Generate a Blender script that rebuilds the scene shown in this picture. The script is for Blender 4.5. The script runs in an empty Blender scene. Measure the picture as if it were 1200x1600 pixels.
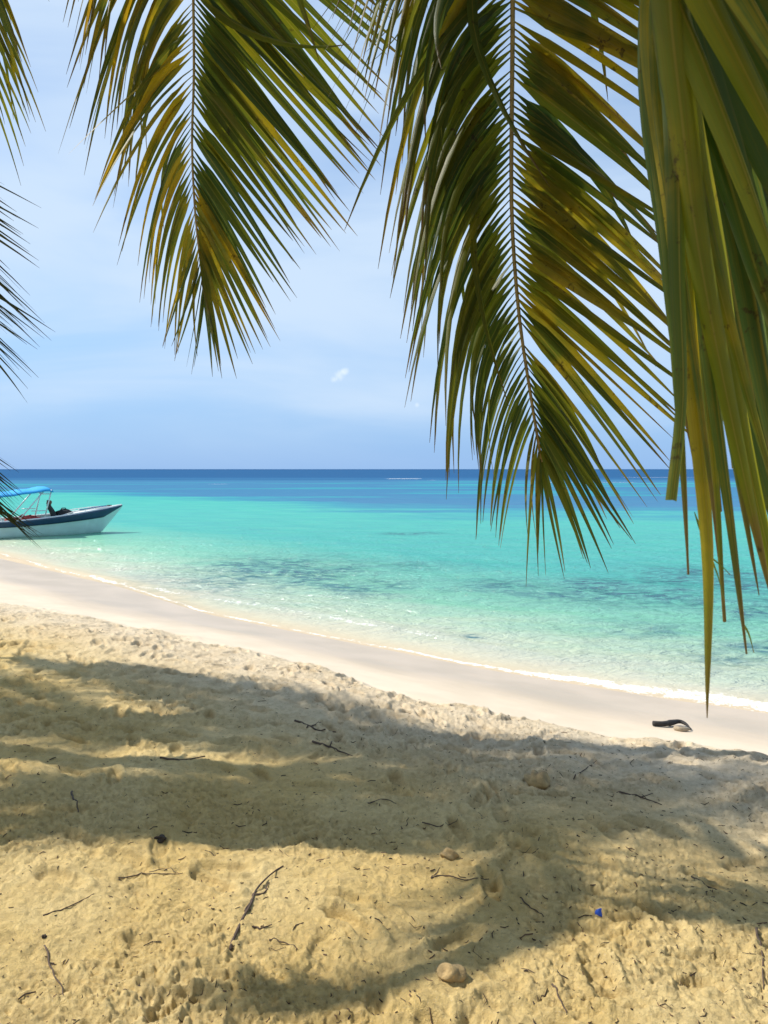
import bpy, math, random
import numpy as np
from mathutils import Vector, Matrix

random.seed(11)
RNG = np.random.default_rng(7)
C = bpy.context.scene.collection
SC = bpy.context.scene

# ------------------------------------------------------------------ camera
F = 1200.0                       # focal length in photo pixels (frame 1200 x 1600)
CAM_Z = 2.2
PITCH = math.atan(67.0 / F)
CA, SA = math.cos(PITCH), math.sin(PITCH)


def ray(px, py):
    a, b = (px - 600.0), (800.0 - py)
    return Vector((a, F * CA + b * SA, -F * SA + b * CA))


def P(px, py, D):                # point at distance D (along +Y) seen at photo pixel
    r = ray(px, py)
    k = D / r.y
    return Vector((r.x * k, D, CAM_Z + r.z * k))


def G(px, py, z=0.0):            # point on the level z seen at photo pixel
    r = ray(px, py)
    k = (z - CAM_Z) / r.z
    return Vector((r.x * k, r.y * k, z))


def project(v):                  # world arrays -> photo pixels
    x, y, z = v[:, 0], v[:, 1], v[:, 2] - CAM_Z
    d = y * CA - z * SA
    u = y * SA + z * CA
    d = np.where(d < 0.05, np.nan, d)
    return 600 + F * x / d, 800 - F * u / d


cam_d = bpy.data.cameras.new('camera')
cam = bpy.data.objects.new('camera', cam_d)
C.objects.link(cam)
cam.location = (0, 0, CAM_Z)
cam.rotation_euler = (math.radians(90) - PITCH, 0, 0)
cam_d.sensor_fit = 'VERTICAL'
cam_d.sensor_height = 36.0
cam_d.lens = 36.0 * F / 1600.0
cam_d.clip_start = 0.05
cam_d.clip_end = 60000
cam_d.dof.use_dof = True
cam_d.dof.focus_distance = 4.2
cam_d.dof.aperture_fstop = 13.0
SC.camera = cam

# ------------------------------------------------------------------ node helpers


def mat(name):
    m = bpy.data.materials.new(name)
    m.use_nodes = True
    nt = m.node_tree
    nt.nodes.clear()
    out = nt.nodes.new('ShaderNodeOutputMaterial')
    return m, nt, out


def N(nt, typ, **kw):
    n = nt.nodes.new('ShaderNode' + typ)
    for k, v in kw.items():
        if k.startswith('i_'):
            key = k[2:]
            key = int(key) if key.isdigit() else key.replace('_', ' ')
            n.inputs[key].default_value = v
        else:
            setattr(n, k, v)
    return n


def L(nt, a, b):
    nt.links.new(a, b)


def rgb(c):
    return (c[0], c[1], c[2], 1.0)


def mixc(nt, fac, a, b, blend='MIX'):
    n = nt.nodes.new('ShaderNodeMix')
    n.data_type = 'RGBA'
    n.blend_type = blend
    for s, v in ((n.inputs[0], fac), (n.inputs[6], a), (n.inputs[7], b)):
        if hasattr(v, 'node'):
            L(nt, v, s)
        elif isinstance(v, (int, float)):
            s.default_value = v
        else:
            s.default_value = rgb(v)
    return n.outputs[2]


def math_(nt, op, a, b=None, c=None, clamp=False):
    n = nt.nodes.new('ShaderNodeMath')
    n.operation = op
    n.use_clamp = clamp
    for i, v in enumerate((a, b, c)):
        if v is None:
            continue
        if hasattr(v, 'node'):
            L(nt, v, n.inputs[i])
        else:
            n.inputs[i].default_value = v
    return n.outputs[0]


def mapr(nt, v, a, b, c=0.0, d=1.0, smooth=True):
    n = nt.nodes.new('ShaderNodeMapRange')
    n.interpolation_type = 'SMOOTHSTEP' if smooth else 'LINEAR'
    L(nt, v, n.inputs[0])
    for i, x in enumerate((a, b, c, d)):
        n.inputs[i + 1].default_value = x
    return n.outputs[0]


def attr(nt, name):
    n = nt.nodes.new('ShaderNodeAttribute')
    n.attribute_name = name
    return n


def noise(nt, vec, scale, detail=3.0, rough=0.55, dist=0.0, typ=None):
    n = nt.nodes.new('ShaderNodeTexNoise')
    n.inputs['Scale'].default_value = scale
    n.inputs['Detail'].default_value = detail
    n.inputs['Roughness'].default_value = rough
    n.inputs['Distortion'].default_value = dist
    if vec is not None:
        L(nt, vec, n.inputs['Vector'])
    return n.outputs[0]


def coords(nt, scale=(1, 1, 1), which='Object', rot=(0, 0, 0)):
    t = nt.nodes.new('ShaderNodeTexCoord')
    m = nt.nodes.new('ShaderNodeMapping')
    m.inputs['Scale'].default_value = scale
    m.inputs['Rotation'].default_value = rot
    L(nt, t.outputs[which], m.inputs['Vector'])
    return m.outputs[0]


def simple_mat(name, col, rough=0.5, var=0.15, scale=20.0, metallic=0.0, bump=0.0, spec=0.5):
    m, nt, out = mat(name)
    b = N(nt, 'BsdfPrincipled')
    v = coords(nt)
    n = noise(nt, v, scale, 4)
    f = mapr(nt, n, 0.3, 0.7)
    dark = tuple(c * (1 - var) for c in col)
    light = tuple(min(1, c * (1 + var)) for c in col)
    L(nt, mixc(nt, f, dark, light), b.inputs['Base Color'])
    b.inputs['Roughness'].default_value = rough
    b.inputs['Metallic'].default_value = metallic
    b.inputs['Specular IOR Level'].default_value = spec
    if bump:
        bn = N(nt, 'Bump')
        bn.inputs['Strength'].default_value = bump
        bn.inputs['Distance'].default_value = 0.01
        L(nt, noise(nt, v, scale * 4, 4), bn.inputs['Height'])
        L(nt, bn.outputs[0], b.inputs['Normal'])
    L(nt, b.outputs[0], out.inputs[0])
    return m


# ------------------------------------------------------------------ object helpers
def tag(o, label=None, cat=None, group=None, kind=None):
    if label:
        o['label'] = label
    if cat:
        o['category'] = cat
    if group:
        o['group'] = group
    if kind:
        o['kind'] = kind
    return o


def empty(name, loc=(0, 0, 0), rz=0.0):
    o = bpy.data.objects.new(name, None)
    o.empty_display_size = 0.2
    C.objects.link(o)
    o.location = loc
    o.rotation_euler = (0, 0, rz)
    return o


def np_mesh(name, verts, quads, smooth=True, attrs=None, tris=None):
    me = bpy.data.meshes.new(name)
    verts = np.asarray(verts, dtype=np.float32)
    me.vertices.add(len(verts))
    me.vertices.foreach_set('co', verts.ravel())
    idx, starts, n = [], [], 0
    for arr in (quads, tris):
        if arr is None or len(arr) == 0:
            continue
        arr = np.asarray(arr, dtype=np.int32)
        k = arr.shape[1]
        idx.append(arr.ravel())
        starts.append(n + np.arange(len(arr), dtype=np.int32) * k)
        n += arr.size
    idx = np.concatenate(idx)
    starts = np.concatenate(starts).astype(np.int32)
    me.loops.add(len(idx))
    me.loops.foreach_set('vertex_index', idx)
    me.polygons.add(len(starts))
    me.polygons.foreach_set('loop_start', starts)
    if smooth:
        me.polygons.foreach_set('use_smooth', np.ones(len(starts), dtype=bool))
    me.update(calc_edges=True)
    for k, v in (attrs or {}).items():
        v = np.asarray(v, dtype=np.float32)
        if v.ndim == 1:
            a = me.attributes.new(k, 'FLOAT', 'POINT')
            a.data.foreach_set('value', v)
        else:
            a = me.attributes.new(k, 'FLOAT_COLOR', 'POINT')
            a.data.foreach_set('color', np.concatenate([v, np.ones((len(v), 1), np.float32)], 1).ravel())
    me.validate()
    return me


def link(name, me, material, parent=None):
    o = bpy.data.objects.new(name, me)
    C.objects.link(o)
    if material is not None:
        me.materials.append(material)
    if parent is not None:
        o.parent = parent
    return o


class MB:
    """collects simple solids and links them as one mesh"""

    def __init__(self):
        self.v, self.f = [], []

    def add(self, vs, fs):
        b = len(self.v)
        self.v += [tuple(x) for x in vs]
        self.f += [tuple(b + i for i in f) for f in fs]

    def box(self, c, s, rz=0.0):
        cx, cy, cz = c
        sx, sy, sz = s[0] / 2, s[1] / 2, s[2] / 2
        R = Matrix.Rotation(rz, 3, 'Z')
        vs = [Vector((cx, cy, cz)) + R @ Vector((x * sx, y * sy, z * sz)) for z in (-1, 1) for y in (-1, 1) for x in (-1, 1)]
        self.add(vs, [(0, 2, 3, 1), (4, 5, 7, 6), (0, 1, 5, 4), (2, 6, 7, 3), (0, 4, 6, 2), (1, 3, 7, 5)])

    def tube(self, pts, rad, n=8, cap=True):
        pts = [Vector(p) for p in pts]
        if not hasattr(rad, '__len__'):
            rad = [rad] * len(pts)
        vs, fs = [], []
        ref = None
        for i, p in enumerate(pts):
            t = (pts[min(i + 1, len(pts) - 1)] - pts[max(i - 1, 0)]).normalized()
            if ref is None:
                ref = Vector((0, 0, 1)) if abs(t.z) < 0.9 else Vector((1, 0, 0))
            a = t.cross(ref).normalized()
            b = a.cross(t).normalized()
            ref = b
            for k in range(n):
                th = 2 * math.pi * k / n
                vs.append(p + (a * math.cos(th) + b * math.sin(th)) * rad[i])
        for i in range(len(pts) - 1):
            for k in range(n):
                k2 = (k + 1) % n
                fs.append((i * n + k, (i + 1) * n + k, (i + 1) * n + k2, i * n + k2))
        if cap:
            fs.append(tuple(range(n)))
            fs.append(tuple((len(pts) - 1) * n + k for k in reversed(range(n))))
        self.add(vs, fs)

    def blob(self, c, r, seed=0, rough=0.15, nu=20, nv=12):
        rr = random.Random(seed)
        ph = [(rr.uniform(1, 3), rr.uniform(1, 3), rr.uniform(1, 3), rr.uniform(0, 6)) for _ in range(4)]
        vs, fs = [], []
        for j in range(nv + 1):
            th = math.pi * j / nv
            for i in range(nu):
                p = 2 * math.pi * i / nu
                d = Vector((math.sin(th) * math.cos(p), math.sin(th) * math.sin(p), math.cos(th)))
                k = 1 + rough * sum(math.sin(a * d.x * 2 + b * d.y * 2 + cc * d.z * 2 + q) for a, b, cc, q in ph) / 2.2
                vs.append((c[0] + d.x * r[0] * k, c[1] + d.y * r[1] * k, c[2] + d.z * r[2] * k))
        for j in range(nv):
            for i in range(nu):
                i2 = (i + 1) % nu
                fs.append((j * nu + i, (j + 1) * nu + i, (j + 1) * nu + i2, j * nu + i2))
        self.add(vs, fs)

    def build(self, name, material, parent=None, smooth=False, bevel=0.0, sub=0):
        me = bpy.data.meshes.new(name)
        me.from_pydata(self.v, [], self.f)
        me.validate()
        if smooth:
            me.polygons.foreach_set('use_smooth', [True] * len(me.polygons))
        me.update()
        o = link(name, me, material, parent)
        if bevel:
            b = o.modifiers.new('bevel', 'BEVEL')
            b.width = bevel
            b.segments = 2
        if sub:
            s = o.modifiers.new('sub', 'SUBSURF')
            s.levels = s.render_levels = sub
        return o


# ------------------------------------------------------------------ numpy noise
def _hash(ix, iy, seed):
    h = (ix.astype(np.int64) * 374761393 + iy.astype(np.int64) * 668265263 + seed * 1274126177) & 0xFFFFFFFF
    h = ((h ^ (h >> 13)) * 1274126177) & 0xFFFFFFFF
    return ((h ^ (h >> 16)) & 0xFFFF) / 65536.0 * 2 * np.pi


def perlin(x, y, seed=0):
    x0, y0 = np.floor(x), np.floor(y)
    fx, fy = x - x0, y - y0
    ux, uy = fx * fx * fx * (fx * (fx * 6 - 15) + 10), fy * fy * fy * (fy * (fy * 6 - 15) + 10)

    def g(i, j):
        a = _hash(x0 + i, y0 + j, seed)
        return np.cos(a) * (fx - i) + np.sin(a) * (fy - j)
    a = g(0, 0) * (1 - ux) + g(1, 0) * ux
    b = g(0, 1) * (1 - ux) + g(1, 1) * ux
    return (a * (1 - uy) + b * uy) * 1.5


def fbm(x, y, oct=4, seed=0, gain=0.5):
    s, a = 0, 1.0
    for o in range(oct):
        s = s + a * perlin(x * 2 ** o, y * 2 ** o, seed + o * 17)
        a *= gain
    return s


def sstep(x, a, b):
    t = np.clip((x - a) / (b - a), 0, 1)
    return t * t * (3 - 2 * t)


# ------------------------------------------------------------------ shoreline
NV = np.array([0.68, 0.733])
NV /= np.linalg.norm(NV)             # seaward
NU = np.array([NV[1], -NV[0]])       # along the shore, to the right


def uv_of(p):
    return p.x * NU[0] + p.y * NU[1], p.x * NV[0] + p.y * NV[1]


def line(pts, z):
    q = sorted(uv_of(G(px, py, z)) for px, py in pts)
    u = np.array([a for a, _ in q])
    v = np.array([b for _, b in q])
    uu = np.linspace(-60, 40, 2001)
    vv = np.interp(uu, u, v)
    k = np.hanning(25)
    k /= k.sum()
    vv = np.convolve(np.pad(vv, 12, 'edge'), k, 'valid')
    return uu, vv


SH = line([(0, 866), (70, 888), (190, 916), (330, 960), (480, 990), (600, 1013), (750, 1043), (900, 1068), (1050, 1092), (1200, 1112)], 0.0)
WAVELET = line([(-60, 862), (60, 884), (190, 913), (290, 930), (380, 944), (500, 963), (620, 985), (760, 1012), (900, 1030), (1200, 1080)], 0.0)
DR = line([(0, 940), (150, 965), (300, 992), (450, 1030), (600, 1075), (800, 1120), (1000, 1162), (1200, 1186)], 0.30)


def zones(x, y):
    u = x * NU[0] + y * NU[1]
    v = x * NV[0] + y * NV[1]
    vs = np.interp(u, *SH)
    w = np.clip(vs - np.interp(u, *DR), 1.2, 4.0)
    return u, v, vs - v, w


def base_height(x, y):
    u, v, s, w = zones(x, y)
    wob = perlin(u * 0.9, v * 0.9, 5) * 0.22 + perlin(u * 2.7, v * 2.7, 6) * 0.08
    sd = s - w + wob
    land = 0.30 * np.clip(s / w, 0, 1) ** 1.15
    b = np.clip(sd, 0, None)
    land = land + 0.055 * (1 - np.exp(-b / 0.22)) + 0.25 * (1 - np.exp(-b / 2.6))
    land = land + 0.012 * sstep(s, 0, 1.0) * perlin(u * 0.55, v * 0.8, 9)
    sea = np.clip(s, None, 0)
    sea = -1.0 * (1 - np.exp(sea / 4.2)) - 2.2 * (1 - np.exp(np.clip(sea + 16, None, 0) / 60))
    dry = sstep(sd, -0.02, 0.22)
    wet = 1 - sstep(s / w + perlin(u * .8, v * 2, 21) * .08, 0.42, 0.86)
    return land + sea, dry, wet, s, u, v


# ------------------------------------------------------------------ sand sheet (polar grid round the camera)
dense = np.radians(np.linspace(-37, 37, 940))
side = np.radians(37 + 143 * np.linspace(0, 1, 62)[1:] ** 1.4)
ANG = np.concatenate([-side[::-1][1:], dense, side])      # -180 < a <= 180
RAD = np.concatenate([[0.02, 0.4, 0.8], np.geomspace(1.25, 13.5, 860), np.geomspace(13.6, 40, 110)[0:], np.geomspace(42, 900, 36)])
AA, RR = np.meshgrid(ANG, RAD)
X, Y = RR * np.sin(AA), RR * np.cos(AA)
Z, DRY, WET, S_, U_, V_ = base_height(X, Y)

# trodden dry sand: soft swells, lumps, footprints, clods
rough = DRY
CH = 0.28 + 0.72 * sstep(fbm(X * .9, Y * .9, 3, 61), -.4, .6)      # churned / smooth patches
disp = 0.030 * perlin(X * 0.75, Y * 0.75, 31) + 0.020 * fbm(X * 2.1, Y * 2.1, 2, 33)
wx = X + 0.05 * perlin(X * 5, Y * 5, 40)
wy = Y + 0.05 * perlin(X * 5, Y * 5, 41)
bill = np.abs(perlin(wx * 4.2, wy * 4.2, 42))
disp += 0.010 * (bill - 0.25)
disp += 0.008 * (np.abs(perlin(wx * 9.5 + .3 * perlin(X * 20, Y * 20, 48), wy * 9.5, 45)) - .25)
disp += 0.0058 * fbm(wx * 17, wy * 17, 2, 44)
fine = 0.0085 * fbm(X * 38, Y * 38, 2, 47) * sstep(-RR, -9, -3)
disp += fine * CH
ridge = 1 - np.abs(perlin(wx * 24 + .5 * perlin(X * 40, Y * 40, 52), wy * 30, 51))
disp += 0.0120 * (np.clip(ridge, 0, 1) ** 3 - .4) * CH * sstep(-RR, -10, -4)
shadow_ridges = np.exp(-((X - .15) / .75) ** 2 - ((Y - 3.15) / .42) ** 2)  # ridges shaped to stand in for soft leaflet shadow streaks
disp += 0.0065 * shadow_ridges * np.sin(2 * np.pi * (Y + .06 * X + .035 * perlin(X * 2.2, Y * 2.2, 58)) / .088) * (.6 + .6 * perlin(X * 3, Y * 6, 59))
FOOT = np.zeros_like(Z)


def stamp(x, y, fn, rmax):
    r = math.hypot(x, y)
    a = math.atan2(x, y)
    i0, i1 = np.searchsorted(RAD, [r - rmax, r + rmax])
    da = rmax / max(r, 0.3)
    j0, j1 = np.searchsorted(ANG, [a - da, a + da])
    if i1 - i0 < 2 or j1 - j0 < 2:
        return
    sl = (slice(i0, i1), slice(j0, j1))
    fn(sl, X[sl] - x, Y[sl] - y)


rs = random.Random(5)


def footprint(x, y, ang, k=1.0):
    ca, sa = math.cos(ang), math.sin(ang)
    dep = rs.uniform(0.011, 0.027) * k
    ln, wd = rs.uniform(0.115, 0.15), rs.uniform(0.045, 0.062)
    pinch = rs.uniform(0.1, 0.35)

    def fn(sl, dx, dy):
        lx, ly = dx * ca + dy * sa, -dx * sa + dy * ca
        wl = wd * (1 - pinch * np.exp(-((lx + 0.02) / 0.05) ** 2))
        q = np.sqrt((lx / ln) ** 2 + (ly / wl) ** 2)
        d = -dep * (1 - sstep(q, 0.70, 1.02)) * (1 + 0.35 * np.sin(lx * 14))
        d += dep * 0.55 * np.exp(-((q - 1.22) / 0.2) ** 2) * (1 + 0.6 * np.sin(lx * 21 + ly * 33))
        FOOT[sl] += d
    stamp(x, y, fn, 0.3)


def clod(x, y):
    r = rs.uniform(0.006, 0.026) if rs.random() < .93 else rs.uniform(.03, .05)
    h = r * rs.uniform(0.25, 0.55) * rs.choice((1, 1, 1, -1))
    e, an = rs.uniform(0.6, 1.6), rs.uniform(0, 3.14)
    ca, sa = math.cos(an), math.sin(an)

    def fn(sl, dx, dy):
        lx, ly = (dx * ca + dy * sa) * e, (-dx * sa + dy * ca) / e
        FOOT[sl] += .8 * h * CH[sl] * np.exp(-((lx * lx + ly * ly) / (r * r)) ** 1.6)
    stamp(x, y, fn, r * 3.5)


for _ in range(26):                                        # walking trails
    yy = rs.uniform(1.6, 10)
    xx = rs.uniform(-.75, .75) * yy
    an = rs.choice((rs.gauss(-0.7, .5), rs.gauss(2.4, .5), rs.uniform(0, 6.28)))
    for k in range(18):
        o = 0.1 * (1 if k % 2 else -1)
        footprint(xx - o * math.sin(an), yy + o * math.cos(an), an + rs.gauss(0, .15))
        xx += 0.62 * math.cos(an)
        yy += 0.62 * math.sin(an)
        an += rs.gauss(0, .08)
for _ in range(1500):
    yy = 4.5 + 9 * rs.random()
    footprint(rs.uniform(-.75, .6) * yy, yy, rs.uniform(0, 6.28), rs.uniform(.6, 1.25))
for _ in range(520):
    yy = 1.5 + 11.5 * rs.random() ** 0.8
    footprint(rs.uniform(-.8, .8) * yy, yy, rs.uniform(0, 6.28), rs.uniform(.4, 1.0))
for _ in range(13000):
    yy = 1.35 + 8.0 * rs.random() ** 1.3
    clod(rs.uniform(-.72, .72) * yy, yy)
FOOT = np.clip(FOOT, -0.05, 0.016 + .012 * np.exp(-RR / 2.5))
WET = WET * sstep(S_, -.7, -.05)
Z = Z + rough * (disp + FOOT)
Z += (1 - rough) * sstep(S_, 0.1, 0.6) * 0.003 * fbm(U_ * 1.2, V_ * 5, 2, 55)


def sand_z(x, y):
    r = math.hypot(x, y)
    a = math.atan2(x, y)
    i = int(np.clip(np.searchsorted(RAD, r), 1, len(RAD) - 1))
    j = int(np.clip(np.searchsorted(ANG, a), 1, len(ANG) - 1))
    fr = (r - RAD[i - 1]) / (RAD[i] - RAD[i - 1])
    fa = (a - ANG[j - 1]) / (ANG[j] - ANG[j - 1])
    z0 = Z[i - 1, j - 1] * (1 - fa) + Z[i - 1, j] * fa
    z1 = Z[i, j - 1] * (1 - fa) + Z[i, j] * fa
    return float(z0 * (1 - fr) + z1 * fr)


def on_sand(px, py):
    z = 0.5
    for _ in range(5):
        p = G(px, py, z)
        z = sand_z(p.x, p.y)
    p = G(px, py, z)
    return Vector((p.x, p.y, z))


def grid_faces(nr, na, wrap):
    i = np.arange(nr - 1)[:, None]
    j = np.arange(na if wrap else na - 1)[None, :]
    j2 = (j + 1) % na
    return np.stack([i * na + j, i * na + j2, (i + 1) * na + j2, (i + 1) * na + j], -1).reshape(-1, 4)


def make_sand_mat():
    m, nt, out = mat('beach sand')
    b = N(nt, 'BsdfPrincipled')
    v = coords(nt)
    dry, wet, foot, inl = attr(nt, 'dry'), attr(nt, 'wet'), attr(nt, 'foot'), attr(nt, 'inland')
    big = mapr(nt, noise(nt, v, 1.3, 4), 0.35, 0.7)
    pale = mixc(nt, big, (0.77, 0.63, 0.435), (0.82, 0.69, 0.50))
    gold = mixc(nt, big, (0.73, 0.525, 0.205), (0.80, 0.615, 0.29))
    loose = mixc(nt, mapr(nt, inl.outputs['Fac'], 0.5, 2.4), pale, gold)
    spk = mapr(nt, noise(nt, v, 260, 2, 0.7), 0.56, 0.74)
    loose = mixc(nt, math_(nt, 'MULTIPLY', spk, 0.5), loose, (0.30, 0.215, 0.11))
    spl = mapr(nt, noise(nt, v, 190, 2, 0.7), 0.60, 0.72)
    loose = mixc(nt, math_(nt, 'MULTIPLY', spl, 0.5), loose, (0.80, 0.70, 0.52))
    mot = mapr(nt, noise(nt, v, 17, 4, 0.65), 0.40, 0.68)
    loose = mixc(nt, math_(nt, 'MULTIPLY', mot, 0.30), loose, (0.42, 0.30, 0.14))
    mo2 = mapr(nt, noise(nt, v, 48, 5, 0.72, .8), 0.57, 0.66)
    loose = mixc(nt, math_(nt, 'MULTIPLY', mo2, 0.6), loose, (0.33, 0.235, 0.12))
    packed = mixc(nt, mapr(nt, noise(nt, v, 2.5, 4), 0.3, 0.7), (0.62, 0.525, 0.40), (0.68, 0.575, 0.445))
    soaked = mixc(nt, mapr(nt, noise(nt, v, 1.1, 3), 0.35, 0.65), (0.49, 0.395, 0.285), (0.56, 0.45, 0.33))
    damp = mixc(nt, wet.outputs['Fac'], packed, soaked)
    col = mixc(nt, dry.outputs['Fac'], damp, loose)
    L(nt, col, b.inputs['Base Color'])
    dryness = math_(nt, 'SUBTRACT', 1.0, wet.outputs['Fac'])
    L(nt, mapr(nt, dryness, 0, 1, 0.36, 0.92, False), b.inputs['Roughness'])
    L(nt, mapr(nt, dryness, 0, 1, 0.32, 0.12, False), b.inputs['Specular IOR Level'])
    h1 = noise(nt, v, 36, 6, 0.78, .5)
    h2 = noise(nt, v, 230, 3, 0.6)
    h = math_(nt, 'ADD', math_(nt, 'MULTIPLY', h1, 1.0), math_(nt, 'MULTIPLY', h2, 0.28))
    bn = N(nt, 'Bump')
    bn.inputs['Distance'].default_value = 0.022
    L(nt, mapr(nt, dry.outputs['Fac'], 0, 1, 0.03, 1.0, False), bn.inputs['Strength'])
    L(nt, h, bn.inputs['Height'])
    L(nt, bn.outputs[0], b.inputs['Normal'])
    L(nt, b.outputs[0], out.inputs[0])
    return m


sand_verts = np.stack([X, Y, Z], -1).reshape(-1, 3)
w_now = zones(X, Y)[3]
me = np_mesh('beach_sand', sand_verts, grid_faces(len(RAD), len(ANG), True)[:, ::-1], True,
             {'dry': DRY.ravel(), 'wet': WET.ravel(), 'foot': FOOT.ravel(), 'inland': (S_ - w_now).ravel()})
sand = link('beach_sand', me, make_sand_mat())
tag(sand, 'pale trodden sand beach sloping down to the clear water', 'beach', kind='structure')

# ------------------------------------------------------------------ sea
wa = np.concatenate([-np.radians(38 + 70 * np.linspace(0, 1, 30)[::-1][:-1] ** 1.5), np.radians(np.linspace(-38, 38, 620)),
                     np.radians(38 + 70 * np.linspace(0, 1, 30)[1:] ** 1.5)])
wr = np.concatenate([np.geomspace(4.0, 26, 640), np.geomspace(26.2, 220, 200), np.geomspace(225, 20000, 70)])
WA, WR = np.meshgrid(wa, wr)
WX, WY = WR * np.sin(WA), WR * np.cos(WA)
wz, _, _, ws, wu, wv = base_height(WX, WY)
off = -ws                                                # metres offshore
swell = np.zeros_like(WX)
fadeN = sstep(off, 0.1, 2.0)
for lam, amp, dr, sd in ((2.3, .016, -0.2, 1), (1.25, .011, 0.45, 2), (0.72, .0065, -0.6, 3), (0.43, .0045, 0.2, 4), (0.31, .003, -1.0, 5)):
    kx, ky = NV[0] * math.cos(dr) - NV[1] * math.sin(dr), NV[0] * math.sin(dr) + NV[1] * math.cos(dr)
    ph = (WX * kx + WY * ky) * 2 * np.pi / lam + 2.2 * perlin(WX * .55 / lam, WY * .55 / lam, 60 + sd)
    swell += amp * np.sin(ph) * (0.6 + 0.8 * perlin(WX * .3, WY * .3, 70 + sd)) * sstep(-WR, -lam * 45, -lam * 22)
swell *= fadeN
dw = wv - np.interp(wu, *WAVELET)                        # the little wave about to break
wl_fade = sstep(wu, -22, -17) * (1 - sstep(wu, -6.6, -4.8)) * (0.6 + 0.4 * sstep(perlin(wu * .6, wu * 0, 81), -.15, .25))
swell += 0.05 * np.exp(-((dw - 0.10 - 0.06 * perlin(wu * 1.5, wu * 0, 82)) / 0.16) ** 2) * wl_fade
jag = 0.10 * perlin(wu * 1.4, wv * .3, 83) + 0.05 * perlin(wu * 4.5, wv * 2, 84)
fo_shore = np.exp(-((off - 0.05 - .12 * sstep(wu, -5.5, -2.8) + jag * .6) / (0.055 + 0.16 * sstep(wu, -5.5, -2.8))) ** 2) * (0.7 + 0.3 * sstep(perlin(wu * .8, wu * 0 + 3, 85), -.3, .2) + 0.4 * sstep(wu, -6, -3))
fo_left = 0.8 * np.exp(-((dw + 0.03 + jag * .6) / 0.07) ** 2) * wl_fade
fo_lace = 0.42 * sstep(-off, -1.1, -0.1) * sstep(off, -.05, .15) * (0.3 + 0.7 * sstep(wu, -8, -4))
# far breakers on the outer reef
pxw = 600 + F * WX / np.maximum(WY, .1)
far = np.zeros_like(WX)
for r0, a0, a1, wd in ((176, 590, 672, 7), (150, 655, 700, 2.2), (128, 820, 1010, 2.0), (112, 300, 380, 1.0), (205, 960, 1100, 4)):
    x0, x1 = (a0 - 600) / F * r0, (a1 - 600) / F * r0
    xe = np.where(True, WX, WX)
    far += np.exp(-((WY - r0 - 4 * perlin(WX * .05, WX * 0, 90)) / wd) ** 2) * sstep(xe, x0, x0 + 3) * (1 - sstep(xe, x1 - 3, x1))
foam = np.clip(np.maximum.reduce([fo_shore, fo_left, fo_lace, 0.9 * far]), 0, 1)
# water column: clear shallows, turquoise lagoon, blue reef flat, deep blue
edge = np.interp(WX, [-60, -28, -17, -8, -3.5, 0, 16.7, 60], [78, 68, 58, 47, 42, 38, 34, 32])
edn = edge + 5.0 * fbm(WX * .045, WY * .22, 4, 93, .6)
tone = np.clip(off / 8.0, 0, 1) ** 0.85 * 0.41
reef = sstep(WY, edn - 5.0, edn + 13.0)
pale_st = (sstep(WY, 92, 100) * (1 - sstep(WY, 138, 160)) * sstep(WX, -2, 12)) * sstep(fbm(WX * .02, WY * .09, 3, 95), -.18, .12)
pale_st = np.maximum(pale_st, 0.75 * sstep(WY, 42, 52) * (1 - sstep(WY, 120, 140)) * sstep(fbm(WX * .025 + 7, WY * .12, 3, 97), .12, .42))
deep = sstep(WY + 25 * fbm(WX * .012, WY * .04, 3, 98), 115, 230)
tone = tone + reef * (0.70 - tone) - 0.20 * pale_st * reef * (1 - deep)
tone = tone + deep * (0.93 - tone)
tone = np.where(WY > 1500, 1.0, tone)
patch = np.zeros_like(WX)
for px, py, sx, sy, k in ((430, 893, 2.0, 2.7, 1.1), (560, 915, 1.2, 1.5, .7), (640, 885, 1.8, 1.2, .5), (950, 922, 1.9, 1.5, 1.1), (1120, 905, 1.6, 1.8, 1.1), (1190, 950, 1.2, 1.2, 1.0),
                          (780, 915, 1.2, 1.3, .6), (1180, 1020, .9, .8, .75), (1010, 985, 1.0, .7, .5), (740, 994, .10, .10, 1.6)):
    g = G(px, py)
    patch = np.maximum(patch, k * np.exp(-((WX - g.x) / sx) ** 2 - ((WY - g.y) / sy) ** 2))
patch = patch * (0.70 + 0.8 * sstep(fbm(WX * 1.1, WY * 1.1, 4, 99, .6), -.3, .35))
g0, g1 = G(580, 834), G(725, 834)
patch = np.maximum(patch, .9 * np.exp(-((WY - g0.y - .4 * perlin(WX, WX * 0, 5)) / .5) ** 2) * sstep(WX, g0.x, g0.x + .7) * (1 - sstep(WX, g1.x - 1.4, g1.x)))
patch = np.clip(patch, 0, 1) * (1 - reef)


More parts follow.
